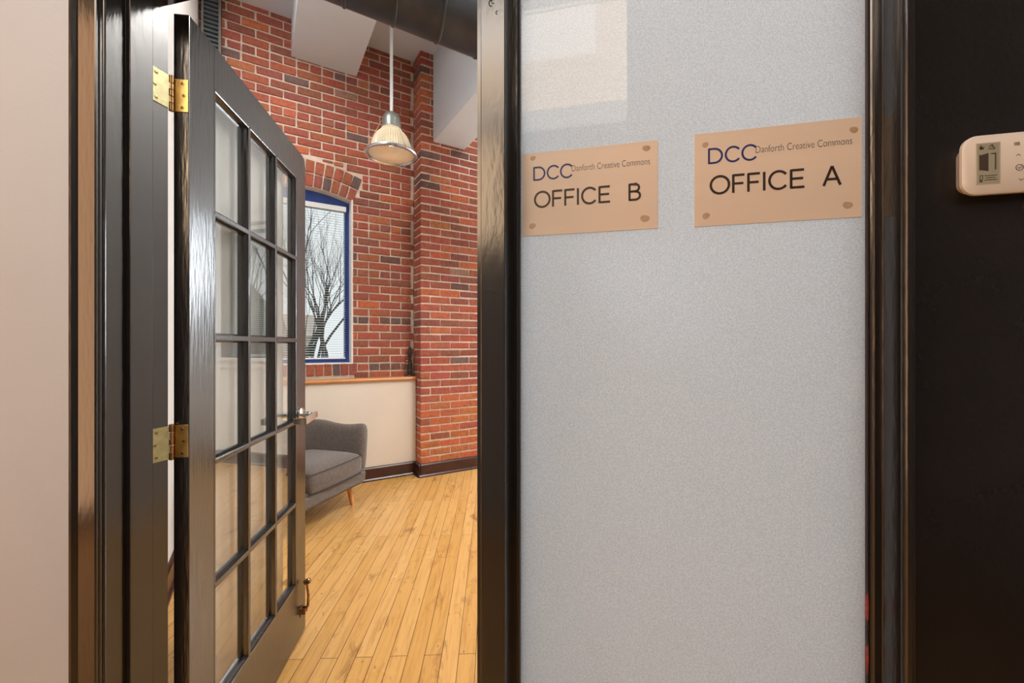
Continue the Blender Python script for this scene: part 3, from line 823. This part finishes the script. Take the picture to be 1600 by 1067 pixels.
def stroke_text(glyphs, x0, z0, cap, w, m, parent, y, adv):
    """monoline capitals drawn as strokes: list of (list of polylines in unit cap space)"""
    b = bm_(); x = x0
    for gl, wd in glyphs:
        for pl_ in gl:
            P = [Vector((x + p[0]*cap, y, z0 + p[1]*cap)) for p in pl_]
            n = len(P); L_ = []; R_ = []
            for i in range(n):
                d = (P[min(i+1, n-1)] - P[max(i-1, 0)]).normalized(); nn = Vector((-d.z, 0, d.x))*w/2
                if 0 < i < n-1:
                    d1 = (P[i]-P[i-1]).normalized(); d2 = (P[i+1]-P[i]).normalized(); c = max(.5, d1.dot(d) ); nn = nn/c
                L_.append(P[i]+nn); R_.append(P[i]-nn)
            for i in range(n-1):
                f = [b.verts.new(q) for q in (L_[i], L_[i+1], R_[i+1], R_[i])]; b.faces.new(f)
        x += wd*cap*adv
    bmesh.ops.remove_doubles(b, verts=b.verts, dist=1e-6)
    r = bmesh.ops.extrude_face_region(b, geom=list(b.faces)); vs = [e for e in r['geom'] if isinstance(e, bmesh.types.BMVert)]
    bmesh.ops.translate(b, verts=vs, vec=(0, -.0003, 0))
    return obj('lettering', b, m, parent), x
def arcp(cx, cy, rx, ry, a0, a1, n=20): return [(cx+rx*math.cos(R(a0+(a1-a0)*k/n)), cy+ry*math.sin(R(a0+(a1-a0)*k/n))) for k in range(n+1)]
e = .045
GLY = {
 'O': ([arcp(.5,.5,.46,.47,0,360,32)], 1.06),
 'F': ([[(.1,0),(.1,1)], [(.1,1-e),(.66,1-e)], [(.1,.5),(.6,.5)]], .74),
 'I': ([[(.12,0),(.12,1)]], .31),
 'C': ([arcp(.5,.5,.44,.47,38,322,28)], .98),
 'E': ([[(.1,0),(.1,1)], [(.1,1-e),(.70,1-e)], [(.1,.51),(.66,.51)], [(.1,e),(.72,e)]], .84),
 'B': ([[(.1,0),(.1,1)], [(.1,1-e),(.42,1-e)]+arcp(.42,.745,.22,.21,90,-90,10)+[(.1,.535)], [(.42,.52)]+arcp(.44,.285,.25,.24,90,-90,12)+[(.1,e)]], .8),
 'A': ([[(.02,0),(.40,1)], [(.40,1),(.78,0)], [(.14,.33),(.66,.33)]], .8),
 'D': ([[(.08,0),(.08,1)], [(.08,1-e),(.38,1-e)]+arcp(.40,.5,.46,.455,88,-88,22)+[(.38,e),(.08,e)]], 1.02),
 ' ': ([], .62),
}
def sign(quad, letter, label, f_dcc, f_com, f_off, f_let, dots):
    (tlx, tly), (trx, try_), (brx, bry), (blx, bly) = quad
    y = SY - .0022
    A = to_plane(tlx, tly, y); Bp = to_plane(trx, try_, y); C = to_plane(brx, bry, y); D = to_plane(blx, bly, y)
    x0, x1 = (A[0]+D[0])/2, (Bp[0]+C[0])/2; z0, z1 = (C[1]+D[1])/2, (A[1]+Bp[1])/2
    t = empty('office_sign', FP @ Matrix.Translation(((x0+x1)/2, SY, z0)))
    tag(t, label, 'sign', 'office name plates on the frosted glass')
    O = Matrix.Translation((-(x0+x1)/2, -SY, -z0))
    def Pl(name, bmx, m): 
        return obj(name, bmx, m, t, O)
    b = bm_(); box(b, x0, x1, y, SY, z0, z1, bev=.0003); Pl('plate', b, M['sign'])
    y2 = y - .00005
    hgt = z1 - z0; wid = x1 - x0
    def place(word, fx0, fx1, fz, fcap, w, m):
        gl = [GLY[c] for c in word]; cap = fcap*hgt
        nat = sum(g[1] for g in gl)*cap; adv = (fx1-fx0)*wid/nat
        o, _ = stroke_text(gl, x0+fx0*wid, z0+fz*hgt, cap, w*hgt, m, t, y2, adv); o.matrix_local = O
    place('DCC', *f_dcc, .020, M['txt_blue'])
    place('OFFICE', *f_off, .0245, M['txt_brown'])
    place(letter, *f_let, .0245, M['txt_brown'])
    o = text_obj('Danforth Creative Commons', x0+f_com[0]*wid, x0+f_com[1]*wid, z0+f_com[2]*hgt, f_com[3]*hgt, M['txt_grey'], t, y2, weight=-.016); o.matrix_local = O
    for (fx, fz, rx, rz) in dots:
        b = bm_(); rn = random.Random(int(fx*1000))
        lathe(b, [(.0001, 0), (1, 0), (1, .00025), (.0001, .00025)], 36)
        for v in b.verts:
            a = math.atan2(v.co.y, v.co.x); k = 1 + .10*math.sin(2*a+fx*9) + .05*math.sin(3*a+fz*7)
            X, Z, Y = v.co.x*k*rx*wid, v.co.y*k*rz*hgt, v.co.z
            v.co = Vector((x0+fx*wid+X, y-Y, z0+fz*hgt+Z))
        Pl('mounting_spot', b, M['spot'])
sign([(1085,211),(1347,181),(1347,339),(1085,354)], 'A', 'peach name plate reading OFFICE A, on the right of the frosted glass',
     (.085,.400,.665,.165), (.385,.945,.735,.078), (.10,.69,.335,.195), (.782,.895,.335,.195),
     [(.07,.875,.018,.03), (.955,.875,.022,.034), (.075,.11,.022,.036), (.92,.125,.026,.038)])
sign([(816,241),(1028,219),(1028,357),(816,369)], 'B', 'smaller-looking peach name plate reading OFFICE B, beside the black post',
     (.085,.395,.665,.165), (.383,.945,.735,.078), (.095,.68,.335,.195), (.79,.90,.335,.195),
     [(.085,.94,.02,.03), (.92,.92,.026,.036), (.08,.12,.024,.036), (.91,.12,.03,.042)])

# ================================================================== THERMOSTAT
tx0, tzt = to_plane(1499, 209, -.062); _, tzb = to_plane(1500, 306, -.066)
tz1 = to_plane(1518, 212, -.066)[1]; tz0 = to_plane(1512, 306, -.066)[1]
TW = .135; TH_ = tz1 - tz0
th = empty('thermostat', FP @ Matrix.Translation((tx0+TW/2, -.0445, tz0)))
tag(th, 'white rounded wall thermostat with a small display on the black panel', 'thermostat')
def rrect(x0, x1, z0, z1, r, n=7):
    out = []
    for cx, cz, a in ((x1-r, z1-r, 0), (x0+r, z1-r, 90), (x0+r, z0+r, 180), (x1-r, z0+r, 270)):
        for k in range(n+1): out.append((cx + r*math.cos(R(a+90*k/n)), cz + r*math.sin(R(a+90*k/n))))
    return out
b = bm_()
lv_ = [(0, .008, 0), (-.010, .005, 0), (-.0165, .0005, 0), (-.0205, .0006, 0), (-.0225, .0035, 0)]
prev = None; rings = []
for (yy, ins, _) in lv_:
    rings.append([b.verts.new((p[0], yy, p[1])) for p in rrect(-TW/2+ins, TW/2-ins, ins, TH_-ins, .016-ins*.5)])
n = len(rings[0])
for i in range(len(rings)-1):
    for k in range(n): b.faces.new((rings[i][k], rings[i][(k+1) % n], rings[i+1][(k+1) % n], rings[i+1][k]))
b.faces.new(rings[0]); b.faces.new(rings[-1])
obj('housing', b, M['plastic'], th, smooth=True)
def tl(px, py): p = to_plane(px, py, -.067); return p[0]-(tx0+TW/2), p[1]-tz0
lx0, lz1 = tl(1526.5, 226); lx1, _ = tl(1561, 226); _, lz0 = tl(1531, 287)
b = bm_(); box(b, lx0-.0012, lx1+.0012, -.0229, -.0222, lz0-.0012, lz1+.0012); obj('display_bezel', b, simple('bezel', (.55,.48,.40), .4), th)
sc_ = bm_(); box(sc_, lx0, lx1, -.0231, -.0226, lz0, lz1); scr = obj('display', sc_, M['lcd'], th)
lw, lh = lx1-lx0, lz1-lz0
b = bm_(); Y0, Y1 = -.0233, -.0230
def seg(fx0, fz0, fx1, fz1, w=.0006):
    tube(b, [(lx0+fx0*lw, -.0232, lz0+fz0*lh), (lx0+fx1*lw, -.0232, lz0+fz1*lh)], w, 5)
prism(b, [(lx0+fx*lw, lz0+fz*lh) for fx, fz in ((.12,.34),(.50,.30),(.50,.76),(.12,.71))], 'y', Y0, Y1)   # open door leaf
seg(.62,.74,.82,.74); seg(.82,.74,.82,.33, .0008); seg(.10,.73,.10,.34)
seg(.52,.90,.66,.97,.0004); seg(.66,.97,.80,.85,.0004); seg(.80,.85,.50,.86,.0004); seg(.66,.93,.66,.88,.0004)
prism(b, [(lx0+fx*lw, lz0+fz*lh) for fx, fz in ((.08,.90),(.16,.97),(.24,.91),(.33,.93),(.27,.86),(.14,.85))], 'y', Y0, Y1)
seg(.12,.20,.24,.20,.0004); seg(.12,.20,.12,.08,.0004); seg(.24,.20,.24,.08,.0004)
prism(b, [(lx0+fx*lw, lz0+fz*lh) for fx, fz in ((.10,.03),(.24,.03),(.18,.10),(.10,.10))], 'y', Y0, Y1)
for q in range(3): seg(.32+.05*(q==1),.19-.055*q,.88-.08*(q==1),.19-.055*q,.0004)
obj('display_symbols', b, M['lcd_dark'], scr)
def btn(name, strokes, px, py, s=1.0):
    x, zc = tl(px, py); b = bm_()
    for st in strokes: tube(b, [(x+p[0]*.001*s, -.0227, zc+p[1]*.001*s) for p in st], .00038, 5)
    obj(name, b, M['icon'], th)
btn('menu_symbol', [[(-3,1.6),(2.6,1.6)], [(-3,0),(2.6,0)], [(-3,-1.6),(2.6,-1.6)]], 1589, 224.5, .95)
btn('up_symbol', [[(-2,-1),(0,1),(2,-1)]], 1591, 242, 1)
btn('confirm_symbol', [[(3.6*math.cos(R(a)), 3.6*math.sin(R(a))) for a in range(0, 361, 20)], [(-1.6,.2),(-.3,-1.2),(1.9,1.3)]], 1593, 261.5, 1)
btn('down_symbol', [[(-2,1),(0,-1),(2,1)]], 1595.5, 280.5, 1)

# ================================================================== DUCT, LAMP, VENT, ORNAMENT
DC, DR, DL = (-1.75, 3.215), .2, (-2.6, 2.2)
dT = FR @ Matrix.Translation((0, DC[0], DC[1]))
b = bm_()
seg_n = 48; xs = []; x = -1.75
prof = []
pitch = .26; k = 0
x = -1.70
while x < 3.4:
    prof += [(DR, x), (DR, x+pitch-.02), (DR+.005, x+pitch-.016), (DR+.006, x+pitch-.008), (DR+.005, x+pitch-.004)]
    x += pitch
rings = []
for (r, xx) in prof:
    ring = []
    for q in range(seg_n):
        a = 2*math.pi*q/seg_n
        ring.append(b.verts.new((xx + .035*math.cos(a), r*math.cos(a), r*math.sin(a))))
    rings.append(ring)
for i in range(len(rings)-1):
    for q in range(seg_n): b.faces.new((rings[i][q], rings[i][(q+1) % seg_n], rings[i+1][(q+1) % seg_n], rings[i+1][q]))
b.faces.new(rings[0]); b.faces.new(rings[-1])
tag(obj('air_duct', b, M['duct'], mtx=dT, smooth=True), 'large round charcoal ventilation duct running overhead across the brick wall', 'duct')
for xx in (-.6, 1.6): quickbox('hanger_strap', M['duct'], (xx, xx+.03, -.002, .002, .195, .80), bpy.data.objects['air_duct'])

lamp = empty('pendant_lamp', Matrix.Translation((-.985, 3.45, 2.798)))
tag(lamp, 'industrial pendant lamp with ribbed glass shade on a white rod', 'lamp')
rim_r = .2
b = bm_(); tube(b, [(0, 0, .34), (0, 0, 1.212)], .013, 20); obj('rod', b, M['rod'], lamp, smooth=True)
b = bm_(); lathe(b, [(.001, 1.211), (.06, 1.211), (.06, 1.192), (.02, 1.174), (.001, 1.174)], 28); obj('canopy', b, M['rod'], lamp, smooth=True)
b = bm_(); lathe(b, [(.001, .518), (.016, .518), (.018, .505), (.036, .498), (.055, .478), (.068, .445), (.073, .405), (.074, .320), (.078, .305), (.075, .298), (.001, .298)], 40, Matrix.Diagonal((1,1,.67,1))); obj('socket_cap', b, M['lampcap'], lamp, smooth=True)
b = bm_()
prof_o = [(.066,.305),(.080,.302),(.083,.290),(.077,.276),(.094,.262),(.114,.235),(.130,.20),(.142,.16),(.151,.12),(.158,.08),(.165,.04),(.172,.006)]
prof_i = [(r-.006, zz-.002) for r, zz in prof_o[::-1]]
sg = 96; rings = []
for (r, zz) in prof_o + prof_i:
    ring = []
    for q in range(sg):
        a = 2*math.pi*q/sg; rr = r*(1 + (.022 if q % 2 else -.022)*(1 if zz < .27 else 0))
        ring.append(b.verts.new((rr*math.cos(a), rr*math.sin(a), zz*.67)))
    rings.append(ring)
nn = len(rings)
for i in range(nn):
    for q in range(sg): b.faces.new((rings[i][q], rings[i][(q+1) % sg], rings[(i+1) % nn][(q+1) % sg], rings[(i+1) % nn][q]))
obj('glass_shade', b, M['lampglass'], lamp, smooth=True)
b = bm_(); lathe(b, [(.168, .010), (.190, .006), (.205, .004), (.2065, -.004), (.202, -.013), (.188, -.016), (.180, -.008), (.168, .002)], 72, closed=True); obj('rim_ring', b, M['ring'], lamp, smooth=True)
b = bm_()
rings = []
for (r, zz) in [(.187, -.006), (.15, -.014), (.09, -.020), (.03, -.023)]:
    rings.append([b.verts.new((r*math.cos(2*math.pi*q/sg), r*math.sin(2*math.pi*q/sg), zz + (.004 if q % 2 else 0)*(r > .05))) for q in range(sg)])
for i in range(3):
    for q in range(sg): b.faces.new((rings[i][q], rings[i][(q+1) % sg], rings[i+1][(q+1) % sg], rings[i+1][q]))
b.faces.new(rings[-1])
obj('lens', b, M['lens'], lamp, smooth=True)
b = bm_()
for a in (75, 195, 315):
    c_, s_ = math.cos(R(a)), math.sin(R(a))
    tube(b, [(.076*c_, .076*s_, .268), (.206*c_, .206*s_, .0)], .0019, 8)
    tube(b, [(.206*c_, .206*s_, .012), (.210*c_, .210*s_, -.018)], .007, 8)
obj('support_wire', b, M['wire'], lamp, smooth=True)
b = bm_(); bmesh.ops.create_uvsphere(b, u_segments=14, v_segments=8, radius=.008, matrix=Matrix.Translation((.06, -.19, -.026))); tube(b, [(.06,-.19,-.03),(.06,-.19,-.005)], .004, 8); obj('latch_knob', b, M['ring'], lamp, smooth=True)
b = bm_(); bmesh.ops.create_uvsphere(b, u_segments=20, v_segments=12, radius=.045, matrix=Matrix.Translation((0, 0, .11))); obj('bulb', b, M['bulb'], lamp, smooth=True)

# louvred vent strip in the corner
vt = empty('louvred_vent', FR @ Matrix.Translation((-1.615, -.012, 2.95)))
tag(vt, 'dark slatted vertical vent high in the corner beside the brick wall', 'vent')
quickbox('backing', M['vent_dark'], (-.066, .062, -.03, .0, 0, 1.055), vt)
b = bm_(); z = .02
while z < 1.03:
    prism(b, [(-.034, z+.0), (-.052, z+.006), (-.052, z+.022), (-.030, z+.026)], 'x', -.052, .042); z += .034
obj('slats', b, M['vent'], vt)
b = bm_(); box(b, .042, .060, -.062, -.0, 0, 1.055, bev=.002); box(b, -.066, -.052, -.062, 0, 0, 1.055, bev=.002); obj('side_trim', b, M['vent_trim'], vt)

# ornament on the ledge
orn = empty('iron_ornament', FR @ Matrix.Translation((-.055, -.045, .940)))
tag(orn, 'small black iron figure on the wood ledge beside the brick pier', 'ornament')
b = bm_(); box(b, -.042, .034, -.022, .022, 0, .009, bev=.002); obj('base', b, M['iron'], orn)
b = bm_(); tube(b, [(-.020, 0, .008), (-.019, 0, .10), (-.013, 0, .148)], [.0105,.010,.008], 12); tube(b, [(.016, 0, .008), (.015, 0, .10), (.009, 0, .148)], [.0115,.010,.008], 12); obj('legs', b, M['iron'], orn, smooth=True)
b = bm_(); lathe(b, [(.001,.14), (.012,.142), (.016,.155), (.012,.172), (.019,.19), (.020,.215), (.016,.24), (.011,.262), (.013,.268), (.008,.285), (.001,.29)], 20); obj('body', b, M['iron'], orn, smooth=True)
b = bm_()
for s_ in (-1, 1):
    tube(b, [(s_*.025+.016*math.cos(R(a)), 0, .135+.014*math.sin(R(a))) for a in range(0, 361, 24)], .0032, 8)
obj('loops', b, M['bronze'], orn, smooth=True)

# ================================================================== ARMCHAIR
# local frame: +x = facing direction (front), +y = toward the far arm ; front-far corner near (-1.19,3.37)
CW, CDp = .78, .66
fx, fy = math.sin(R(106)), math.cos(R(106))
ang = math.degrees(math.atan2(fy, fx))
ORG = Matrix.Translation((-1.115, 3.36, 0)) @ Matrix.Rotation(R(ang), 4, 'Z') @ Matrix.Translation((-CDp/2, -CW/2, 0))
ch = empty('armchair', ORG)
tag(ch, 'grey-brown upholstered tub armchair with orange tapered wooden legs', 'armchair')
hx, hy = CDp/2, CW/2
def loft(bm, secs, cap=True):
    rr = [[bm.verts.new(p) for p in s] for s in secs]; n = len(rr[0])
    for i in range(len(rr)-1):
        for k in range(n): bm.faces.new((rr[i][k], rr[i][(k+1) % n], rr[i+1][(k+1) % n], rr[i+1][k]))
    if cap: bm.faces.new(rr[0][::-1]); bm.faces.new(rr[-1])
def subsurf(o, lv=2):
    m = o.modifiers.new('sub', 'SUBSURF'); m.levels = lv; m.render_levels = lv
    for p in o.data.polygons: p.use_smooth = True
# body pan: a tapering upholstered base
b = bm_(); box(b, -hx+.05, hx-.005, -hy+.045, hy-.045, .165, .275)
bmesh.ops.bevel(b, geom=list(b.edges), offset=.022, segments=3, affect='EDGES')
for v in b.verts:
    k = (.275 - v.co.z)/.135; v.co.x *= 1-.035*k; v.co.y *= 1-.03*k
obj('seat_base', b, M['fabric'], ch, smooth=True)
# shell of arms and back, one continuous upholstered sweep
path = []
def shell_pt(t):
    """t in [-1,1]: from near arm front (-1) round the back (0) to far arm front (+1); returns centre x,y, top z, outward normal"""
    L1 = hx*2-.16; RAD = .20; W = hy-.05
    arcL = math.pi/2*RAD; back = 2*(W-RAD); tot = 2*(L1-.04) + 2*arcL + back
    s = (t+1)/2*tot
    x_front = hx-.035
    a = L1-.04
    if s < a: return Vector((x_front - s, -W, 0)), Vector((0,-1,0)), s/a
    s2 = s - a
    if s2 < arcL:
        th = s2/RAD; c = Vector((x_front-a, -W+RAD, 0)); n = Vector((-math.sin(th), -math.cos(th), 0)); return c + n*RAD, n, 1
    s2 -= arcL
    if s2 < back: return Vector((x_front-a-RAD, -W+RAD+s2, 0)), Vector((-1,0,0)), 1
    s2 -= back
    if s2 < arcL:
        th = s2/RAD; c = Vector((x_front-a, W-RAD, 0)); n = Vector((-math.cos(th), math.sin(th), 0)); return c + n*RAD, n, 1
    s2 -= arcL
    return Vector((x_front-a+s2, W, 0)), Vector((0,1,0)), 1 - s2/a
b = bm_(); secs = []
NS = 44
for i in range(NS+1):
    t = -1 + 2*i/NS
    c, n, u = shell_pt(t)
    # top height: arm front .61, dips then rises toward the back
    bk = max(0, min(1, (1-abs(t))/.62)); bk = bk*bk*(3-2*bk)
    arm_u = max(0, u)
    topz = .628 - .024*math.sin(min(1, arm_u*1.1)*math.pi) - .0*bk
    flare = .035 + .02*bk; w = .048
    if i in (0, NS): w *= .72; topz -= .02
    prof_ = [(-w, .175), (w*.9, .175), (w+flare*.35, .34), (w+flare*.8, topz-.09), (w*.9+flare, topz-.025), (w*.4+flare, topz-.003), (-w*.35+flare, topz), (-w*.95+flare, topz-.022), (-w+flare*.75, topz-.10), (-w+flare*.3, .34)]
    secs.append([Vector((c.x, c.y, 0)) + n*p[0] + Vector((0, 0, p[1])) for p in prof_])
loft(b, secs); o = obj('arms_and_back', b, M['fabric'], ch); subsurf(o, 1)
# seat cushion, crowned, with piping
b = bm_(); cx0, cx1, cy = -hx+.15, hx+.012, hy-.108
nx, ny = 14, 12
def cush(x, y, topside):
    u = (x-cx0)/(cx1-cx0)*2-1; v = y/cy
    e_ = max(0, (1-u**6))*max(0, (1-v**6))
    return (.398 + .036*e_) if topside else (.258 - .0*e_)
sup = []
def rr2(x, y):   # rounded plan corners
    u = (x-(cx0+cx1)/2)/((cx1-cx0)/2); v = y/cy
    f = 1 - .05*(u*u*v*v); return ((cx0+cx1)/2 + u*f*(cx1-cx0)/2, v*f*cy)
T_ = {}; B_ = {}
for i in range(nx+1):
    for k in range(ny+1):
        x = cx0+(cx1-cx0)*i/nx; y = -cy+2*cy*k/ny; X, Y = rr2(x, y)
        T_[i,k] = b.verts.new((X, Y, cush(x, y, True))); B_[i,k] = b.verts.new((X-.01*(i == nx), Y, cush(x, y, False)))
for i in range(nx):
    for k in range(ny):
        b.faces.new((T_[i,k], T_[i+1,k], T_[i+1,k+1], T_[i,k+1])); b.faces.new((B_[i,k], B_[i,k+1], B_[i+1,k+1], B_[i+1,k]))
edge = [(i,0) for i in range(nx)] + [(nx,k) for k in range(ny)] + [(i,ny) for i in range(nx,0,-1)] + [(0,k) for k in range(ny,0,-1)]
bul = {}
for (i,k) in edge:
    p = (T_[i,k].co + B_[i,k].co)/2; d = Vector((p.x-(cx0+cx1)/2, p.y, 0)); 
    d = Vector((1 if i == nx else (-1 if i == 0 else 0), 1 if k == ny else (-1 if k == 0 else 0), 0)).normalized()
    bul[i,k] = b.verts.new(p + d*.012)
for q in range(len(edge)):
    a_, c_ = edge[q], edge[(q+1) % len(edge)]
    b.faces.new((T_[a_], T_[c_], bul[c_], bul[a_])); b.faces.new((bul[a_], bul[c_], B_[c_], B_[a_]))
tp = [T_[e_].co.copy() for e_ in edge]; bt = [B_[e_].co.copy() for e_ in edge]
cu = obj('seat_cushion', b, M['fabric'], ch); subsurf(cu, 1)
b = bm_()
for ring in (tp, bt): tube(b, [p + Vector((0,0,-.001)) for p in ring] + [ring[0]], .0035, 6, cap=False)
obj('piping', b, M['piping'], cu, smooth=True)
for sx in (-1, 1):
    for sy in (-1, 1):
        b = bm_(); px_, py_ = sx*(hx-.12), sy*(hy-.13)
        tube(b, [(px_, py_, .17), (px_+sx*.022, py_+sy*.018, .0)], [.023, .0135], 20)
        obj('leg', b, M['leg'], ch, smooth=True)

# ================================================================== LIGHT
w = bpy.data.worlds.new('World'); sc.world = w; w.use_nodes = True
bg = w.node_tree.nodes['Background']
nt = w.node_tree
tc = nt.nodes.new('ShaderNodeTexCoord'); nz = nt.nodes.new('ShaderNodeTexNoise'); nz.inputs['Scale'].default_value = 2.0; nz.inputs['Detail'].default_value = 4
rp = nt.nodes.new('ShaderNodeValToRGB'); rp.color_ramp.elements[0].color = (.80,.84,.90,1); rp.color_ramp.elements[1].color = (.93,.94,.95,1)
nt.links.new(tc.outputs['Generated'], nz.inputs['Vector']); nt.links.new(nz.outputs[0], rp.inputs[0]); nt.links.new(rp.outputs[0], bg.inputs['Color'])
bg.inputs['Strength'].default_value = 1.12

def area(name, mtx, sx, sy, e_, col):
    l = bpy.data.lights.new(name, 'AREA'); l.shape = 'RECTANGLE'; l.size = sx; l.size_y = sy; l.energy = e_; l.color = col
    o = bpy.data.objects.new(name, l); COL.objects.link(o); o.matrix_world = mtx; return o
def look(pos, tgt, F=Matrix.Identity(4)):
    p = F @ Vector(pos); t = F @ Vector(tgt); q = (t-p).to_track_quat('-Z', 'Y'); return Matrix.Translation(p) @ q.to_matrix().to_4x4()
# ceiling lights of the office
area('office_ceiling_light', look((.9, -2.9, 3.9), (.9, -2.9, 0), FR), 1.2, .6, 120, (1,.96,.92))
area('office_ceiling_light', look((-1.40, -1.5, 3.9), (-1.2, -1.4, 0), FR), .4, .4, 32, (1,.96,.92))  # unseen lamp, set here to throw the armchair's shadow forward
area('office_ceiling_light', look((3.2, -3.0, 3.9), (3.2, -3.0, 0), FR), 1.2, .6, 110, (1,.96,.92))
# daylight coming through the large windows on the office's right side
area('office_daylight', look((3.3, -.12, 1.9), (3.0, -3, 1.2), FR), 2.4, 1.5, 150, (.85,.93,1))
# hall lights
area('hall_ceiling_light', look((.6, -1.3, 3.55), (.6, -1.3, 0), FP), 1.0, .5, 13, (.85,.92,1))
area('hall_ceiling_light', look((-1.4, -1.0, 3.55), (-1.4, -1.0, 0), FP), .8, .5, 5, (.8,.9,1))

# ================================================================== CAMERA
cd = bpy.data.cameras.new('camera'); cam = bpy.data.objects.new('camera', cd); COL.objects.link(cam)
cd.sensor_width = 36; cd.lens = 36*FPX/1600; cd.shift_y = 6.5/1600; cd.clip_start = .02
cam.matrix_world = Matrix.Translation((0, 0, CAMH)) @ Matrix.Rotation(R(90), 4, 'X')
sc.camera = cam
sc.view_settings.view_transform = 'Standard'; sc.view_settings.look = 'None'; sc.view_settings.gamma = 1; sc.view_settings.use_curve_mapping = False
sc.view_settings.exposure = 0.0
sc.cycles.use_denoising = True
sc.cycles.max_bounces = 10; sc.cycles.diffuse_bounces = 5; sc.cycles.transparent_max_bounces = 16; sc.cycles.sample_clamp_indirect = 6
